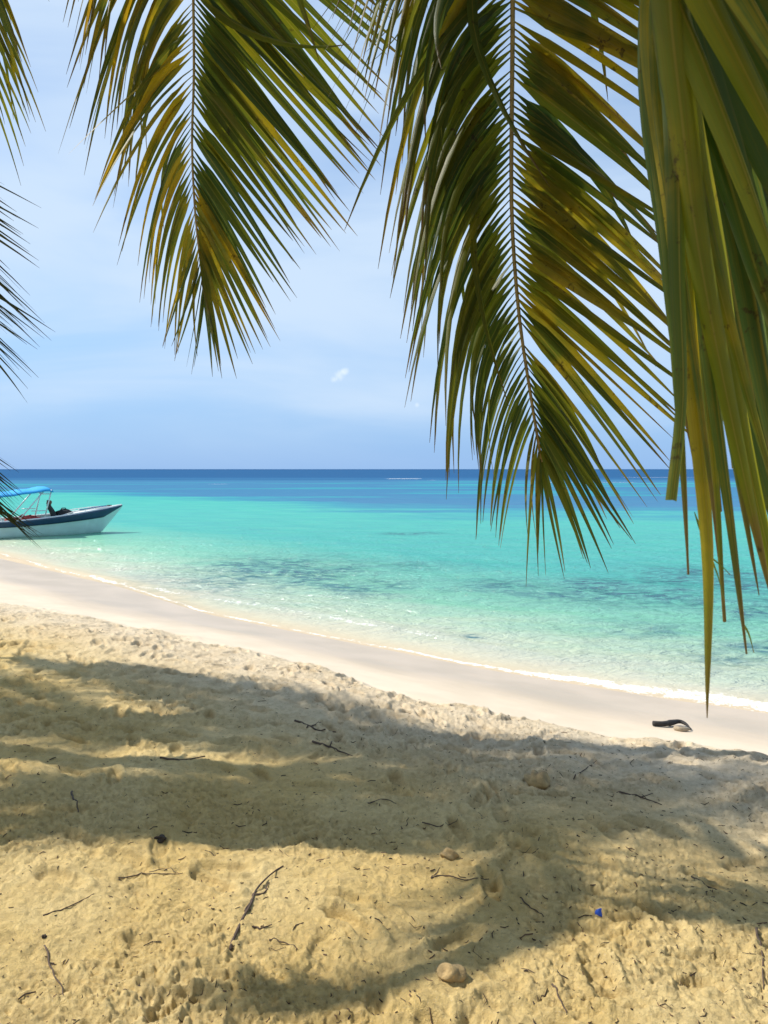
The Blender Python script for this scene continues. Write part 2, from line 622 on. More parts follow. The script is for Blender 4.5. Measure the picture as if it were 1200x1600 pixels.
def make_water_mat():
    m, nt, out = mat('clear sea water')
    v = coords(nt)
    depth, tone_, foam_, patch_ = attr(nt, 'depth'), attr(nt, 'tone'), attr(nt, 'foam'), attr(nt, 'reef')
    al = mapr(nt, depth.outputs['Fac'], 0.0, 0.20, 0.0, 1.0)
    fine = noise(nt, coords(nt, (1.0, 2.2, 1)), 0.5, 4)
    t = math_(nt, 'ADD', tone_.outputs['Fac'], math_(nt, 'MULTIPLY', math_(nt, 'MULTIPLY', math_(nt, 'SUBTRACT', fine, 0.5), al), 0.12))
    r = nt.nodes.new('ShaderNodeValToRGB')
    el = r.color_ramp.elements
    stops = [(0.0, (.54, .44, .31)), (0.045, (.56, .55, .41)), (0.10, (.47, .57, .40)), (0.20, (.21, .50, .335)), (0.40, (.065, .41, .335)), (0.55, (.035, .26, .33)),
             (0.70, (.045, .175, .31)), (0.86, (.014, .10, .235)), (1.0, (.008, .07, .19))]
    el[0].position, el[0].color = stops[0][0], rgb(stops[0][1])
    el[1].position, el[1].color = stops[-1][0], rgb(stops[-1][1])
    for p, c in stops[1:-1]:
        e = el.new(p)
        e.color = rgb(c)
    L(nt, t, r.inputs[0])
    pn = noise(nt, coords(nt, (1.5, 2.2, 1)), 2.1, 5, 0.68, 0.7)
    pf = math_(nt, 'MULTIPLY', patch_.outputs['Fac'], mapr(nt, pn, 0.36, 0.58, 0.10, 1.0), clamp=True)
    body = mixc(nt, math_(nt, 'MULTIPLY', pf, 0.95), r.outputs[0], (.022, .125, .14))
    # ripples
    geo = nt.nodes.new('ShaderNodeNewGeometry')
    ln = nt.nodes.new('ShaderNodeVectorMath')
    ln.operation = 'LENGTH'
    L(nt, geo.outputs['Position'], ln.inputs[0])
    dist = ln.outputs['Value']
    n1 = noise(nt, coords(nt, (1.0, 1.7, 1), rot=(0, 0, 0.5)), 3.4, 4, 0.6, 0.8)
    n2 = noise(nt, coords(nt, (1.0, 1.5, 1), rot=(0, 0, -0.3)), 9.0, 3, 0.55, 0.5)
    n3 = noise(nt, coords(nt, (0.35, 1.0, 1)), 0.9, 4, 0.6, 0.4)
    near = mapr(nt, dist, 14, 45, 1.0, 0.12)
    h = math_(nt, 'ADD', math_(nt, 'MULTIPLY', math_(nt, 'ADD', math_(nt, 'MULTIPLY', n1, 0.10), math_(nt, 'MULTIPLY', n2, 0.035)), near), math_(nt, 'MULTIPLY', n3, 0.12))
    bn = N(nt, 'Bump')
    L(nt, mapr(nt, depth.outputs['Fac'], 0, .25, .15, .95), bn.inputs['Strength'])
    bn.inputs['Distance'].default_value = 1.0
    L(nt, h, bn.inputs['Height'])
    df = N(nt, 'BsdfDiffuse')
    L(nt, body, df.inputs['Color'])
    L(nt, bn.outputs[0], df.inputs['Normal'])
    inner = df
    gl = N(nt, 'BsdfGlossy')
    gl.inputs['Roughness'].default_value = 0.10
    L(nt, bn.outputs[0], gl.inputs['Normal'])
    fr = N(nt, 'Fresnel')
    fr.inputs['IOR'].default_value = 1.333
    L(nt, bn.outputs[0], fr.inputs['Normal'])
    # wave slopes keep a rough sea from ever mirroring fully at a glance
    frc = math_(nt, 'MULTIPLY', al, math_(nt, 'MINIMUM', fr.outputs[0], mapr(nt, dist, 8, 80, 0.30, 0.12)))
    b = nt.nodes.new('ShaderNodeMixShader')
    L(nt, frc, b.inputs[0])
    L(nt, inner.outputs[0], b.inputs[1])
    L(nt, gl.outputs[0], b.inputs[2])
    # foam
    fb = N(nt, 'BsdfPrincipled')
    fb.inputs['Base Color'].default_value = (.86, .86, .83, 1)
    fb.inputs['Roughness'].default_value = 0.7
    fn1 = noise(nt, v, 9, 6, 0.72, 1.0)
    fn2 = noise(nt, v, 38, 4, 0.65, 0.5)
    fnn = math_(nt, 'ADD', math_(nt, 'MULTIPLY', fn1, .6), math_(nt, 'MULTIPLY', fn2, .4))
    thr = math_(nt, 'ADD', math_(nt, 'MULTIPLY', mapr(nt, fnn, .36, .64), .5), math_(nt, 'MULTIPLY', foam_.outputs['Fac'], 0.58))
    ff = mapr(nt, thr, 0.62, 0.90)
    ff = math_(nt, 'MULTIPLY', ff, mapr(nt, foam_.outputs['Fac'], 0.02, 0.2))
    mx = nt.nodes.new('ShaderNodeMixShader')
    L(nt, ff, mx.inputs[0])
    L(nt, b.outputs[0], mx.inputs[1])
    L(nt, fb.outputs[0], mx.inputs[2])
    L(nt, mx.outputs[0], out.inputs[0])
    return m


depth = np.clip(-wz, 0, 5)
keep_z = swell + 0.004
me = np_mesh('sea', np.stack([WX, WY, keep_z], -1).reshape(-1, 3), grid_faces(len(wr), len(wa), False)[:, ::-1], True,
             {'depth': depth.ravel(), 'tone': tone.ravel(), 'foam': foam.ravel(), 'reef': patch.ravel()})
sea = link('sea', me, make_water_mat())
tag(sea, 'clear turquoise lagoon darkening to blue at the horizon', 'sea', kind='structure')

# ------------------------------------------------------------------ palm fronds
LEAF_GREEN, LEAF_LIGHT, LEAF_YELLOW, LEAF_BROWN = (.036, .066, .016), (.098, .116, .012), (.35, .24, .012), (.17, .085, .03)


def make_leaf_mat(name, yel=0.5, dark=1.0, trans=0.42, spots=.60):
    m, nt, out = mat(name)
    a = attr(nt, 'leaf')
    sep = nt.nodes.new('ShaderNodeSeparateColor')
    L(nt, a.outputs['Color'], sep.inputs[0])
    rnd, t, yl = sep.outputs[0], sep.outputs[1], sep.outputs[2]
    v = coords(nt)
    n1 = noise(nt, v, 6, 4, 0.6)
    n2 = noise(nt, v, 45, 4, 0.65)
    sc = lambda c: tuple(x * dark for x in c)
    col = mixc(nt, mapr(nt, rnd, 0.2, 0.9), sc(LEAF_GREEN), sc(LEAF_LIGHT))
    yf = math_(nt, 'ADD', math_(nt, 'MULTIPLY', yl, yel), math_(nt, 'MULTIPLY', math_(nt, 'SUBTRACT', n1, 0.5), 0.9))
    yf = mapr(nt, yf, 0.12, 0.85)
    bl = attr(nt, 'blade')
    sp2 = nt.nodes.new('ShaderNodeSeparateXYZ')
    L(nt, bl.outputs['Vector'], sp2.inputs[0])
    cv = nt.nodes.new('ShaderNodeCombineXYZ')
    L(nt, math_(nt, 'MULTIPLY', sp2.outputs[0], 9.0), cv.inputs[0])
    L(nt, math_(nt, 'MULTIPLY', sp2.outputs[1], 2.2), cv.inputs[1])
    L(nt, sp2.outputs[2], cv.inputs[2])
    streak = noise(nt, cv.outputs[0], 1.0, 3, .6)
    yf = mapr(nt, math_(nt, 'ADD', yf, math_(nt, 'MULTIPLY', math_(nt, 'SUBTRACT', streak, .5), .9)), 0, 1, 0, 1, False)
    col = mixc(nt, yf, col, sc(LEAF_YELLOW))
    col = mixc(nt, mapr(nt, streak, .5, .75, 0, .45), col, sc((.028, .040, .008)))
    mid = mapr(nt, math_(nt, 'ABSOLUTE', sp2.outputs[0]), .03, .13, .55, 0)
    col = mixc(nt, mid, col, sc((.20, .17, .04)))
    tip = mapr(nt, math_(nt, 'ADD', t, math_(nt, 'MULTIPLY', math_(nt, 'SUBTRACT', n1, .5), .35)), 0.80, 1.0)
    col = mixc(nt, math_(nt, 'MULTIPLY', tip, 0.85), col, sc((.10, .062, .03)))
    spot = mapr(nt, math_(nt, 'ADD', math_(nt, 'MULTIPLY', n2, .6), math_(nt, 'MULTIPLY', n1, .4)), spots, spots + .07)
    col = mixc(nt, math_(nt, 'MULTIPLY', spot, 0.75), col, sc((.030, .020, .010)))
    b = N(nt, 'BsdfPrincipled')
    L(nt, col, b.inputs['Base Color'])
    b.inputs['Roughness'].default_value = 0.45
    b.inputs['Specular IOR Level'].default_value = 0.28
    tr = N(nt, 'BsdfTranslucent')
    tc = mixc(nt, 1.0, col, (2.6, 2.3, 1.2), 'MULTIPLY')
    L(nt, tc, tr.inputs['Color'])
    # lengthwise veins
    wv_ = streak
    bn = N(nt, 'Bump')
    bn.inputs['Strength'].default_value = 0.25
    bn.inputs['Distance'].default_value = 0.004
    L(nt, wv_, bn.inputs['Height'])
    L(nt, bn.outputs[0], b.inputs['Normal'])
    mx = nt.nodes.new('ShaderNodeMixShader')
    mx.inputs[0].default_value = trans
    L(nt, b.outputs[0], mx.inputs[1])
    L(nt, tr.outputs[0], mx.inputs[2])
    L(nt, mx.outputs[0], out.inputs[0])
    return m


M_LEAF = make_leaf_mat('palm leaf', 0.75, spots=.58)
M_LEAF_DARK = make_leaf_mat('palm leaf silhouette side', 0.25, 0.4, 0.2)  # leaf colour darkened to give the backlit silhouette
M_LEAF_NEAR = make_leaf_mat('old palm leaf', 0.55, 1.6, 0.48, .59)
M_RIB = simple_mat('palm midrib', (.27, .20, .075), 0.5, 0.25, 40)
M_TRUNK = simple_mat('palm trunk', (.22, .18, .14), 0.9, 0.35, 9, bump=0.8)


def catmull(pts, n):
    pts = [Vector(p) for p in pts]
    ext = [pts[0] * 2 - pts[1]] + pts + [pts[-1] * 2 - pts[-2]]
    seg = len(pts) - 1
    out = []
    for i in range(n):
        t = i / (n - 1) * seg
        k = min(int(t), seg - 1)
        f = t - k
        a, b, c, d = ext[k:k + 4]
        out.append(0.5 * ((2 * b) + (c - a) * f + (2 * a - 5 * b + 4 * c - d) * f * f + (3 * b - a - 3 * c + d) * f ** 3))
    return out


def even(pts, n):
    """resample a curve at equal arc lengths"""
    fine = catmull(pts, 200)
    d = [0.0]
    for a, b in zip(fine, fine[1:]):
        d.append(d[-1] + (b - a).length)
    out, j = [], 0
    for i in range(n):
        s = d[-1] * i / (n - 1)
        while j < len(d) - 2 and d[j + 1] < s:
            j += 1
        f = (s - d[j]) / max(d[j + 1] - d[j], 1e-9)
        out.append(fine[j].lerp(fine[j + 1], f))
    return out


class Leaves:
    def __init__(self):
        self.v, self.q, self.c, self.a = [], [], [], []

    def leaf(self, pts, width, nhint, twist0, twist1, rnd, yel, fold=0.22, base=0.25, peak=0.22, tip_pow=0.75, blunt=0.0):
        n = len(pts)
        b0 = len(self.v)
        sid = (b0 % 977) * .37
        L_ = sum((a - b).length for a, b in zip(pts, pts[1:]))
        for i, p in enumerate(pts):
            t = i / (n - 1)
            tg = (pts[min(i + 1, n - 1)] - pts[max(i - 1, 0)]).normalized()
            nr = nhint - tg * nhint.dot(tg)
            if nr.length < 1e-3:
                nr = tg.orthogonal()
            nr.normalize()
            sd = tg.cross(nr).normalized()
            k = min(t / 0.22, 1.0)
            k = k * k * (3 - 2 * k)
            tw = twist0 * (1 - k) + twist1 * k
            s2 = sd * math.cos(tw) + nr * math.sin(tw)
            n2 = nr * math.cos(tw) - sd * math.sin(tw)
            if t < peak:
                w = base + (1 - base) * math.sin(t / peak * math.pi / 2)
            else:
                w = max(0.0, 1 - (t - peak) / (1 - peak)) ** tip_pow
                w = max(w, blunt)
            w *= width * 0.5
            w = max(w, 0.0006)
            fo = fold * w * 2
            self.v += [p + s2 * w - n2 * fo * .5, p + n2 * fo * .5, p - s2 * w - n2 * fo * .5]
            self.c += [(rnd, t, yel)] * 3
            self.a += [(-1.0, t * L_, sid), (0.0, t * L_, sid), (1.0, t * L_, sid)]
        for i in range(n - 1):
            a = b0 + i * 3
            self.q += [(a, a + 3, a + 4, a + 1), (a + 1, a + 4, a + 5, a + 2)]

    def mesh(self, name):
        return np_mesh(name, np.array([tuple(p) for p in self.v]), self.q, True, {'leaf': np.array(self.c), 'blade': np.array(self.a)})


def bez(a, b, c, n):
    return [a * ((1 - t) ** 2) + b * (2 * t * (1 - t)) + c * (t * t) for t in [i / (n - 1) for i in range(n)]]


def interp_tab(tab, u):
    if u <= tab[0][0]:
        return tab[0][1:]
    for a, b in zip(tab, tab[1:]):
        if u <= b[0]:
            f = (u - a[0]) / (b[0] - a[0])
            return tuple(x + (y - x) * f for x, y in zip(a[1:], b[1:]))
    return tab[-1][1:]


def frond(parent, rpts, top_n, leaves_n, left, right, width, seed, material, tube_r, nhint=Vector((0, -1, 0.1)), u_of=None,
          jitter=0.07, clump=0.10, yel=(0.3, 0.3), ctrl=0.45, label=None, nseg=11, start=0.12, dscale=None, yel_left=None, tw=0.35, stragglers=0.06, clump_left=None, tip_pow=.72, yv=.12):
    """rpts: 3-D midrib points from the crown to the tip; left/right tables give each leaflet's tip offset"""
    rr = random.Random(seed)
    axis = even(rpts, leaves_n)
    lv = Leaves()
    loc = rpts[0]
    walkL, walkR = [0.0] * 3, [0.0] * 3
    for i, p in enumerate(axis):
        f = i / (leaves_n - 1)
        if f < start:
            continue
        D = p.y if dscale is None else dscale
        D = max(D, 1.3)
        u = u_of(p)
        for sgn, tab, walk in ((-1, left, walkL), (1, right, walkR)):
            dx, dy, dd, ix, iy, yb = interp_tab(tab, u)
            if dx == 0 and dy == 0:
                continue
            if rr.random() < 0.035:
                continue
            for k in range(3):                      # neighbours cling together, then a slit opens
                if rr.random() < 0.16:
                    walk[k] = rr.gauss(0, 1)
                walk[k] = walk[k] * 0.995
            ln = math.hypot(dx, dy)
            ang = (clump_left if (sgn < 0 and clump_left) else clump) * walk[0] + rr.gauss(0, jitter * 0.45)
            if rr.random() < stragglers:
                ang += rr.gauss(0, 0.28)
            ca, sa = math.cos(ang), math.sin(ang)
            sc = 1 + 0.06 * walk[1] + rr.gauss(0, 0.05)
            if rr.random() < 0.07:
                sc *= rr.uniform(.55, .85)
            tx, ty = (dx * ca - dy * sa) * sc, (dx * sa + dy * ca) * sc
            k = D / F
            dep = dd + 0.10 * walk[2] + rr.gauss(0, 0.05)
            tip = p + Vector((tx * k, dep, -ty * k))
            il = math.hypot(ix, iy)
            c0 = p + Vector((ix / il * ln * ctrl * k, dep * 0.25, -iy / il * ln * ctrl * k))
            pts = bez(p, c0, tip, nseg)
            w = width * (0.86 + 0.28 * rr.random()) * (0.34 + 0.66 * min(1, (1 - f) / 0.30)) * (0.7 + 0.3 * min(1, ln * k / 0.5)) * (.8 if sgn < 0 else 1.28)
            lv.leaf(pts, w, nhint, sgn * rr.uniform(.9, 1.4), rr.gauss(0.1 * sgn, tw if sgn > 0 else tw * 1.6), min(1, max(0, rr.gauss(.5, .28))),
                    min(1, max(0, yb + .14 * walk[1] + rr.gauss(0, yv))), base=.3, peak=.25, tip_pow=tip_pow)
    ob = link('frond', lv.mesh('frond'), material, parent)
    if label:
        ob['label'] = label
    m = MB()
    ax = even(rpts, 60)
    m.tube(ax, [tube_r * (1 - .72 * i / 59) for i in range(60)], 8)
    m.build('midrib', M_RIB, ob, smooth=True)
    return ob


def generic_frond(length, arch, seed, width=0.045, nl=105, leaf_len=0.9):
    """a whole frond in its own space: base at the origin, growing along +X and bending down"""
    rr = random.Random(seed)
    pts = []
    p, a = Vector((0, 0, 0)), arch[0]
    pts.append(p.copy())
    for i in range(14):
        p = p + Vector((math.cos(a), 0.0, math.sin(a))) * (length / 14)
        a += (arch[1] - arch[0]) / 14
        pts.append(p.copy())
    axis = even(pts, nl)
    lv = Leaves()
    for i, q in enumerate(axis):
        f = i / (nl - 1)
        if f < .18:
            continue
        tg = (axis[min(i + 1, nl - 1)] - axis[max(i - 1, 0)]).normalized()
        up = Vector((-tg.z, 0, tg.x))
        ll = leaf_len * (0.5 + 0.5 * math.sin(min(1, (f - .1) / .35) * math.pi / 2)) * (1 - .72 * max(0, (f - .55) / .45))
        for s in (-1, 1):
            d = Vector((0, s, 0)) * math.cos(.5 + .55 * f) + tg * math.sin(.5 + .55 * f) + up * .12
            d.normalize()
            l2 = ll * rr.uniform(.85, 1.1)
            tip = q + d * l2 * .85 + Vector((rr.gauss(0, .04), rr.gauss(0, .04), -0.35 * l2 + rr.gauss(0, .05)))
            c0 = q + d * l2 * .5
            lv.leaf(bez(q, c0, tip, 6), width * rr.uniform(.85, 1.15), up, s * .5, rr.gauss(0, .3), rr.random(), rr.random() * .5)
    m = MB()
    m.tube(even(pts, 24), [0.022 * (1 - .8 * i / 23) for i in range(24)], 6)
    a_ = lv.mesh('frond')
    a_.materials.append(M_LEAF)
    b_ = bpy.data.meshes.new('midrib')
    b_.from_pydata(m.v, [], m.f)
    b_.materials.append(M_RIB)
    return a_, b_


GEN = [generic_frond(4.2, (1.0, -1.0), 101), generic_frond(4.0, (0.55, -1.15), 102), generic_frond(3.8, (0.1, -1.25), 103)]
GEN_CO = []
for a_, b_ in GEN:
    co = np.empty(len(a_.vertices) * 3, np.float32)
    a_.vertices.foreach_get('co', co)
    GEN_CO.append(co.reshape(-1, 3))


SUN_EL = math.radians(49)
SUN_AZ = math.atan2(-.95, .30)                 # from +Y towards +X
sd = Vector((math.cos(SUN_EL) * math.sin(SUN_AZ), math.cos(SUN_EL) * math.cos(SUN_AZ), math.sin(SUN_EL)))


def frond_at(crown, kind, az, tilt):
    """world points of one more frond on a crown, None where it would hang into the view"""
    R = Matrix.Rotation(az, 4, 'Z') @ Matrix.Rotation(tilt, 4, 'Y')
    A = np.array(Matrix.Translation(crown) @ R)
    w = GEN_CO[kind] @ A[:3, :3].T + A[:3, 3]
    px, py = project(w)
    if np.count_nonzero((px > -12) & (px < 1212) & (py > -12) & (py < 1612)) > 0:
        return None
    return R, w


def add_generic(parent, crown, kind, R):
    ob = bpy.data.objects.new('frond', GEN[kind][0])
    C.objects.link(ob)
    rb = bpy.data.objects.new('midrib', GEN[kind][1])
    C.objects.link(rb)
    ob.parent = parent
    rb.parent = ob
    ob.location = Vector(crown) - Vector(parent.location)
    ob.rotation_euler = R.to_euler()
    return ob


def trunk(parent, pts, r0, r1):
    m = MB()
    ax = even([Vector(p) - parent.location for p in pts], 90)
    rad = []
    for i in range(90):
        f = i / 89
        rad.append((r0 * (1 - f) + r1 * f) * (1 + .035 * math.sin(i * 2.1)) + .10 * math.exp(-f * 18))
    m.tube(ax, rad, 20)
    return m.build('trunk', M_TRUNK, parent, smooth=True)


def rel(pts, o):
    return [Vector(p) - o.location for p in pts]


def gz(x, y):
    return sand_z(x, y) - 0.05


# the palm that leans over the camera
CROWN_A = Vector((0.30, 0.25, 5.3))
palmA = empty('coconut_palm', (-0.5, -2.6, gz(-.5, -2.6)))
tag(palmA, 'coconut palm leaning overhead, its two longest fronds hanging down against sky and sea', 'palm tree', 'coconut palms leaning over the beach')
trunk(palmA, [palmA.location, (-.45, -2.2, 2.2), (-.2, -1.2, 4.0), (0.15, -.2, 5.0), CROWN_A], .15, .10)

origin_shift = Vector((0, 0, 0))


def abs_frond(parent, *a, **k):
    """build in world space, then express the meshes in the palm's space"""
    ob = frond(parent, *a, **k)
    ob.location = -Vector(parent.location)
    return ob


vis = [P(px, py, d) for px, py, d in ((792, -330, 2.75), (798, -150, 2.65), (801, 0, 2.6), (800, 150, 2.55), (799, 300, 2.5), (803, 400, 2.5), (813, 510, 2.5), (828, 610, 2.5), (846, 722, 2.5))]
pyof = lambda p: 800 - F * (p.y * SA + (p.z - CAM_Z) * CA) / max(p.y * CA - (p.z - CAM_Z) * SA, .3)
right = [(-350, 330, 190, .15, 1, .50, .45), (0, 318, 190, .12, 1, .52, .55), (200, 305, 208, .10, 1, .58, .50), (400, 275, 240, .05, 1, .75, .45), (500, 215, 262, .05, 1, 1.0, .42),
         (600, 152, 248, 0, .8, 1.0, .38), (660, 104, 225, 0, .7, 1.0, .25), (700, 58, 188, 0, .5, 1, .12), (725, 20, 182, 0, .1, 1, .05)]
left = [(-350, -225, 405, -.15, -.9, .5, .15), (-100, -190, 400, -.15, -.9, .55, .12), (100, -138, 392, -.12, -.8, .62, .05), (300, -112, 372, -.1, -.75, .68, .05), (450, -88, 322, -.08, -.7, .75, .15),
        (560, -68, 255, -.05, -.6, .8, .12), (650, -48, 205, 0, -.4, .9, .08), (700, -14, 182, 0, -.1, 1, .05), (725, 6, 176, 0, 0, 1, .05)]
abs_frond(palmA, [CROWN_A, Vector((.38, 1.0, 5.75)), Vector((.44, 2.0, 5.3))] + vis, 0, 226, left, right, 0.050, 21, M_LEAF, 0.0165, u_of=pyof, clump=.024, jitter=.045, clump_left=.05, ctrl=.38, stragglers=.04,
          label='longest frond, hanging right of the middle with its midrib straight down over the sea')
vis = [P(px, py, d) for px, py, d in ((298, -220, 3.9), (302, 0, 3.8), (303, 120, 3.75), (300, 220, 3.7), (304, 320, 3.7), (312, 400, 3.7), (319, 452, 3.7))]
right = [(-220, 300, 300, .1, .7, .7, .18), (0, 248, 272, .1, .7, .75, .22), (120, 200, 252, .08, .65, .8, .18), (220, 172, 225, .05, .6, .8, .22), (320, 92, 188, .05, .5, .9, .28), (400, 40, 165, 0, .3, 1, .2), (452, 12, 126, 0, .15, 1, .05)]
left = [(-220, -140, 385, -.1, -.7, .7, .42), (0, -96, 278, -.1, -.75, .65, .45), (120, -92, 250, -.1, -.7, .7, .42), (220, -80, 230, -.08, -.65, .75, .4), (320, -60, 192, -.05, -.5, .85, .42), (400, -30, 150, 0, -.25, 1, .22), (452, -4, 126, 0, 0, 1, .05)]
abs_frond(palmA, [CROWN_A, Vector((-.25, 1.3, 6.2)), Vector((-.75, 2.7, 6.1))] + vis, 0, 205, left, right, 0.056, 22, M_LEAF, 0.0155, u_of=pyof, clump=.03, clump_left=.05, ctrl=.38, yv=.2, stragglers=.04,
          label='frond hanging left of the middle against the sky, yellowing at its edges')
vis = [P(px, py, d) for px, py, d in ((700, -420, 3.6), (690, -250, 3.4), (665, -120, 3.3), (650, -60, 3.3))]
left = [(-500, -160, 330, 0, -.5, .8, .3), (-250, -135, 290, .1, -.5, .8, .35), (-120, -105, 260, .1, -.5, .8, .3), (-50, -60, 240, .1, -.3, .9, .3)]
right = [(-500, 20, 300, .2, .4, .8, .2), (-250, -10, 260, .2, .3, .8, .2), (-50, -20, 200, .2, .1, 1, .3)]
abs_frond(palmA, [CROWN_A, Vector((.35, 1.4, 6.3)), Vector((.35, 2.7, 6.0))] + vis, 0, 62, left, right, 0.026, 23, M_LEAF, 0.011, u_of=pyof, clump=.22, stragglers=.2,
          label='sparse frond whose dry curling tips hang at the top between the two long fronds')

# the close frond down the right-hand edge: long strap leaflets, one by one
rng = random.Random(77)
lv = Leaves()
NEAR = [  # pixel path, width px, distance, yellow, twist, blunt
    ([(1035, -190), (1046, -60), (1056, 180), (1060, 430), (1066, 620), (1050, 782)], 54, 1.00, .30, .15, .42),
    ([(1035, -190), (1044, -20), (1064, 170), (1090, 380), (1140, 640), (1205, 935)], 66, .97, .38, -.2, .0),
    ([(1006, -200), (1045, -30), (1098, 110), (1160, 270), (1250, 520)], 62, .95, .40, .2, .1),
    ([(1010, -210), (1075, -60), (1150, 90), (1225, 240), (1300, 400)], 64, .93, .48, -.15, .1),
    ([(1016, -220), (1110, -90), (1190, 40), (1270, 180)], 70, .88, .85, .15, .1),
    ([(1020, -230), (1140, -130), (1240, -20), (1330, 100)], 74, .86, .9, -.1, .1),
    ([(1000, -185), (1025, 60), (1058, 330), (1080, 560), (1098, 740), (1108, 900), (1105, 1122)], 58, 1.03, .72, .1, .0),
    ([(1000, -180), (1020, 100), (1048, 400), (1062, 620), (1070, 760), (1076, 898)], 40, 1.06, .35, .3, .12),
    ([(1001, -185), (1032, 100), (1078, 400), (1102, 600), (1120, 800), (1132, 972)], 42, 1.08, .60, -.3, .18),
    ([(1002, -185), (1040, 100), (1090, 400), (1120, 640), (1146, 840), (1167, 1022)], 50, 1.04, .35, .25, .08),
    ([(1004, -185), (1060, 100), (1112, 380), (1152, 640), (1200, 860), (1245, 1050)], 64, 1.10, .28, -.2, .05),
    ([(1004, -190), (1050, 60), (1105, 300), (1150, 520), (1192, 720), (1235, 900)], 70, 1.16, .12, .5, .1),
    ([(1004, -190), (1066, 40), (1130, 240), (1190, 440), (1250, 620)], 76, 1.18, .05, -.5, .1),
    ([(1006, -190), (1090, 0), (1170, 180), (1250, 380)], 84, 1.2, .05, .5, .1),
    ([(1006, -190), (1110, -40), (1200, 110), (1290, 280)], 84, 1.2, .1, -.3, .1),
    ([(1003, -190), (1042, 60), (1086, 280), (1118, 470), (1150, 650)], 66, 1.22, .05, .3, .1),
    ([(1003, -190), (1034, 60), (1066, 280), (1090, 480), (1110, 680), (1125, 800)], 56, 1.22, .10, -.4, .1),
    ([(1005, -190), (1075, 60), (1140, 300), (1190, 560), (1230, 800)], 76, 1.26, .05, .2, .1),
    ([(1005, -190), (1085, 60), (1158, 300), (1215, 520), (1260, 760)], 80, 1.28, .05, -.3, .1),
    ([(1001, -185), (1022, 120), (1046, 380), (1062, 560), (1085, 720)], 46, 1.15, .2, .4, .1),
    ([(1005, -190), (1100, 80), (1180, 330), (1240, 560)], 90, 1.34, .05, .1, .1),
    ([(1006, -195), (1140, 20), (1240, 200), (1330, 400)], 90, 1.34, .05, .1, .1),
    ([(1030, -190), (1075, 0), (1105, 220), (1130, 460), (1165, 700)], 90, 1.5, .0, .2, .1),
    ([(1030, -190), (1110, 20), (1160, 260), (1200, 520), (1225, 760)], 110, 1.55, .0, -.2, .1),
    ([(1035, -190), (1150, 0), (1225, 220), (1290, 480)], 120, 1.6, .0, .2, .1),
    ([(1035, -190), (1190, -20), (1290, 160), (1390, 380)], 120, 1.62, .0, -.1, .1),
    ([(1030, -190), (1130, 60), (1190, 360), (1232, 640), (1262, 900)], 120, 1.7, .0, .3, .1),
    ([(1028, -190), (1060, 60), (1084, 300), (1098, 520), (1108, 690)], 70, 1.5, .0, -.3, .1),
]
NEAR += [
    ([(1012, -185), (1034, 40), (1074, 240), (1122, 440), (1180, 660), (1232, 830)], 44, 1.00, .55, -.35, .05),
    ([(1014, -190), (1066, 10), (1128, 190), (1190, 360), (1270, 560)], 46, .98, .45, .3, .05),
    ([(1016, -195), (1096, -30), (1170, 110), (1260, 290)], 48, .96, .6, -.3, .05),
    ([(1010, -185), (1030, 120), (1062, 380), (1092, 600), (1112, 760), (1122, 870)], 34, 1.01, .5, .35, .05),
    ([(1012, -185), (1040, 100), (1082, 330), (1120, 560), (1156, 760), (1186, 930)], 40, 1.02, .3, -.3, .05),
]
for k in range(16):                       # leaflets packed behind, coloured darker to stand in for shaded gaps
    x0 = 1035 + 7 * (k % 8)
    e = (k % 8) / 7
    x1, y1 = 1105 + 190 * e + rng.uniform(-12, 12), 660 + 240 * e + rng.uniform(-60, 40)
    bend = rng.uniform(8, 40)
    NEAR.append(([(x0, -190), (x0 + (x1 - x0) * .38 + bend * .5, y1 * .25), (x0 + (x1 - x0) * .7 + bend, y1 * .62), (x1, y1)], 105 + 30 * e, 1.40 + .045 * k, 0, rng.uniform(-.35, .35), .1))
CROWN_E = Vector((3.3, 3.7, 6.2))
palmE = empty('coconut_palm', (5.4, 2.6, gz(5.4, 2.6)))
tag(palmE, 'coconut palm beyond the right edge, its broad olive leaflets hanging down that side close by', 'palm tree', 'coconut palms leaning over the beach')
trunk(palmE, [palmE.location, (5.1, 2.8, 2.2), (4.2, 3.3, 4.6), CROWN_E], .15, .10)
RIB_E = [CROWN_E, Vector((2.5, 3.3, 6.0)), Vector((1.65, 2.7, 5.1)), P(1150, -330, 2.1), P(1098, -270, 1.7), P(1062, -225, 1.4), P(1042, -195, 1.15), P(1036, -185, .92)]
RIB_PTS = even(RIB_E, 160)


def rib_at(D):
    return min(RIB_PTS[60:], key=lambda q: abs(q.y - D)).copy()


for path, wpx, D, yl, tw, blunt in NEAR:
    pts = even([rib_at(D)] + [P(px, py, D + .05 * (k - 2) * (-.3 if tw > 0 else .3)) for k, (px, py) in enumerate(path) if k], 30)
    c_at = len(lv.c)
    lv.leaf(pts, wpx * (.74 if D < 1.12 else 1) * D / F, Vector((-.25, -1, .1)), .5, tw, (rng.uniform(.3, 1.0) if D < 1.12 else rng.uniform(0, .25)), yl * .9, fold=.62, base=.45, peak=.18, tip_pow=.62, blunt=blunt)  # rear leaflets get a darker green for the shade between blades
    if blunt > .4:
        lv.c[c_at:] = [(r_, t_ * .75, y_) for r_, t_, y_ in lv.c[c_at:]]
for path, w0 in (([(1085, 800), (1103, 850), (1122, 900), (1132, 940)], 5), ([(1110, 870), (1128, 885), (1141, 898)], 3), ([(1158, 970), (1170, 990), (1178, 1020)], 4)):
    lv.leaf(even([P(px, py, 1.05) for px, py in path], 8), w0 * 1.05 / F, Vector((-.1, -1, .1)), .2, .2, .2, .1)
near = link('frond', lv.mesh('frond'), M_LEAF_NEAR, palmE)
near.location = -Vector(palmE.location)
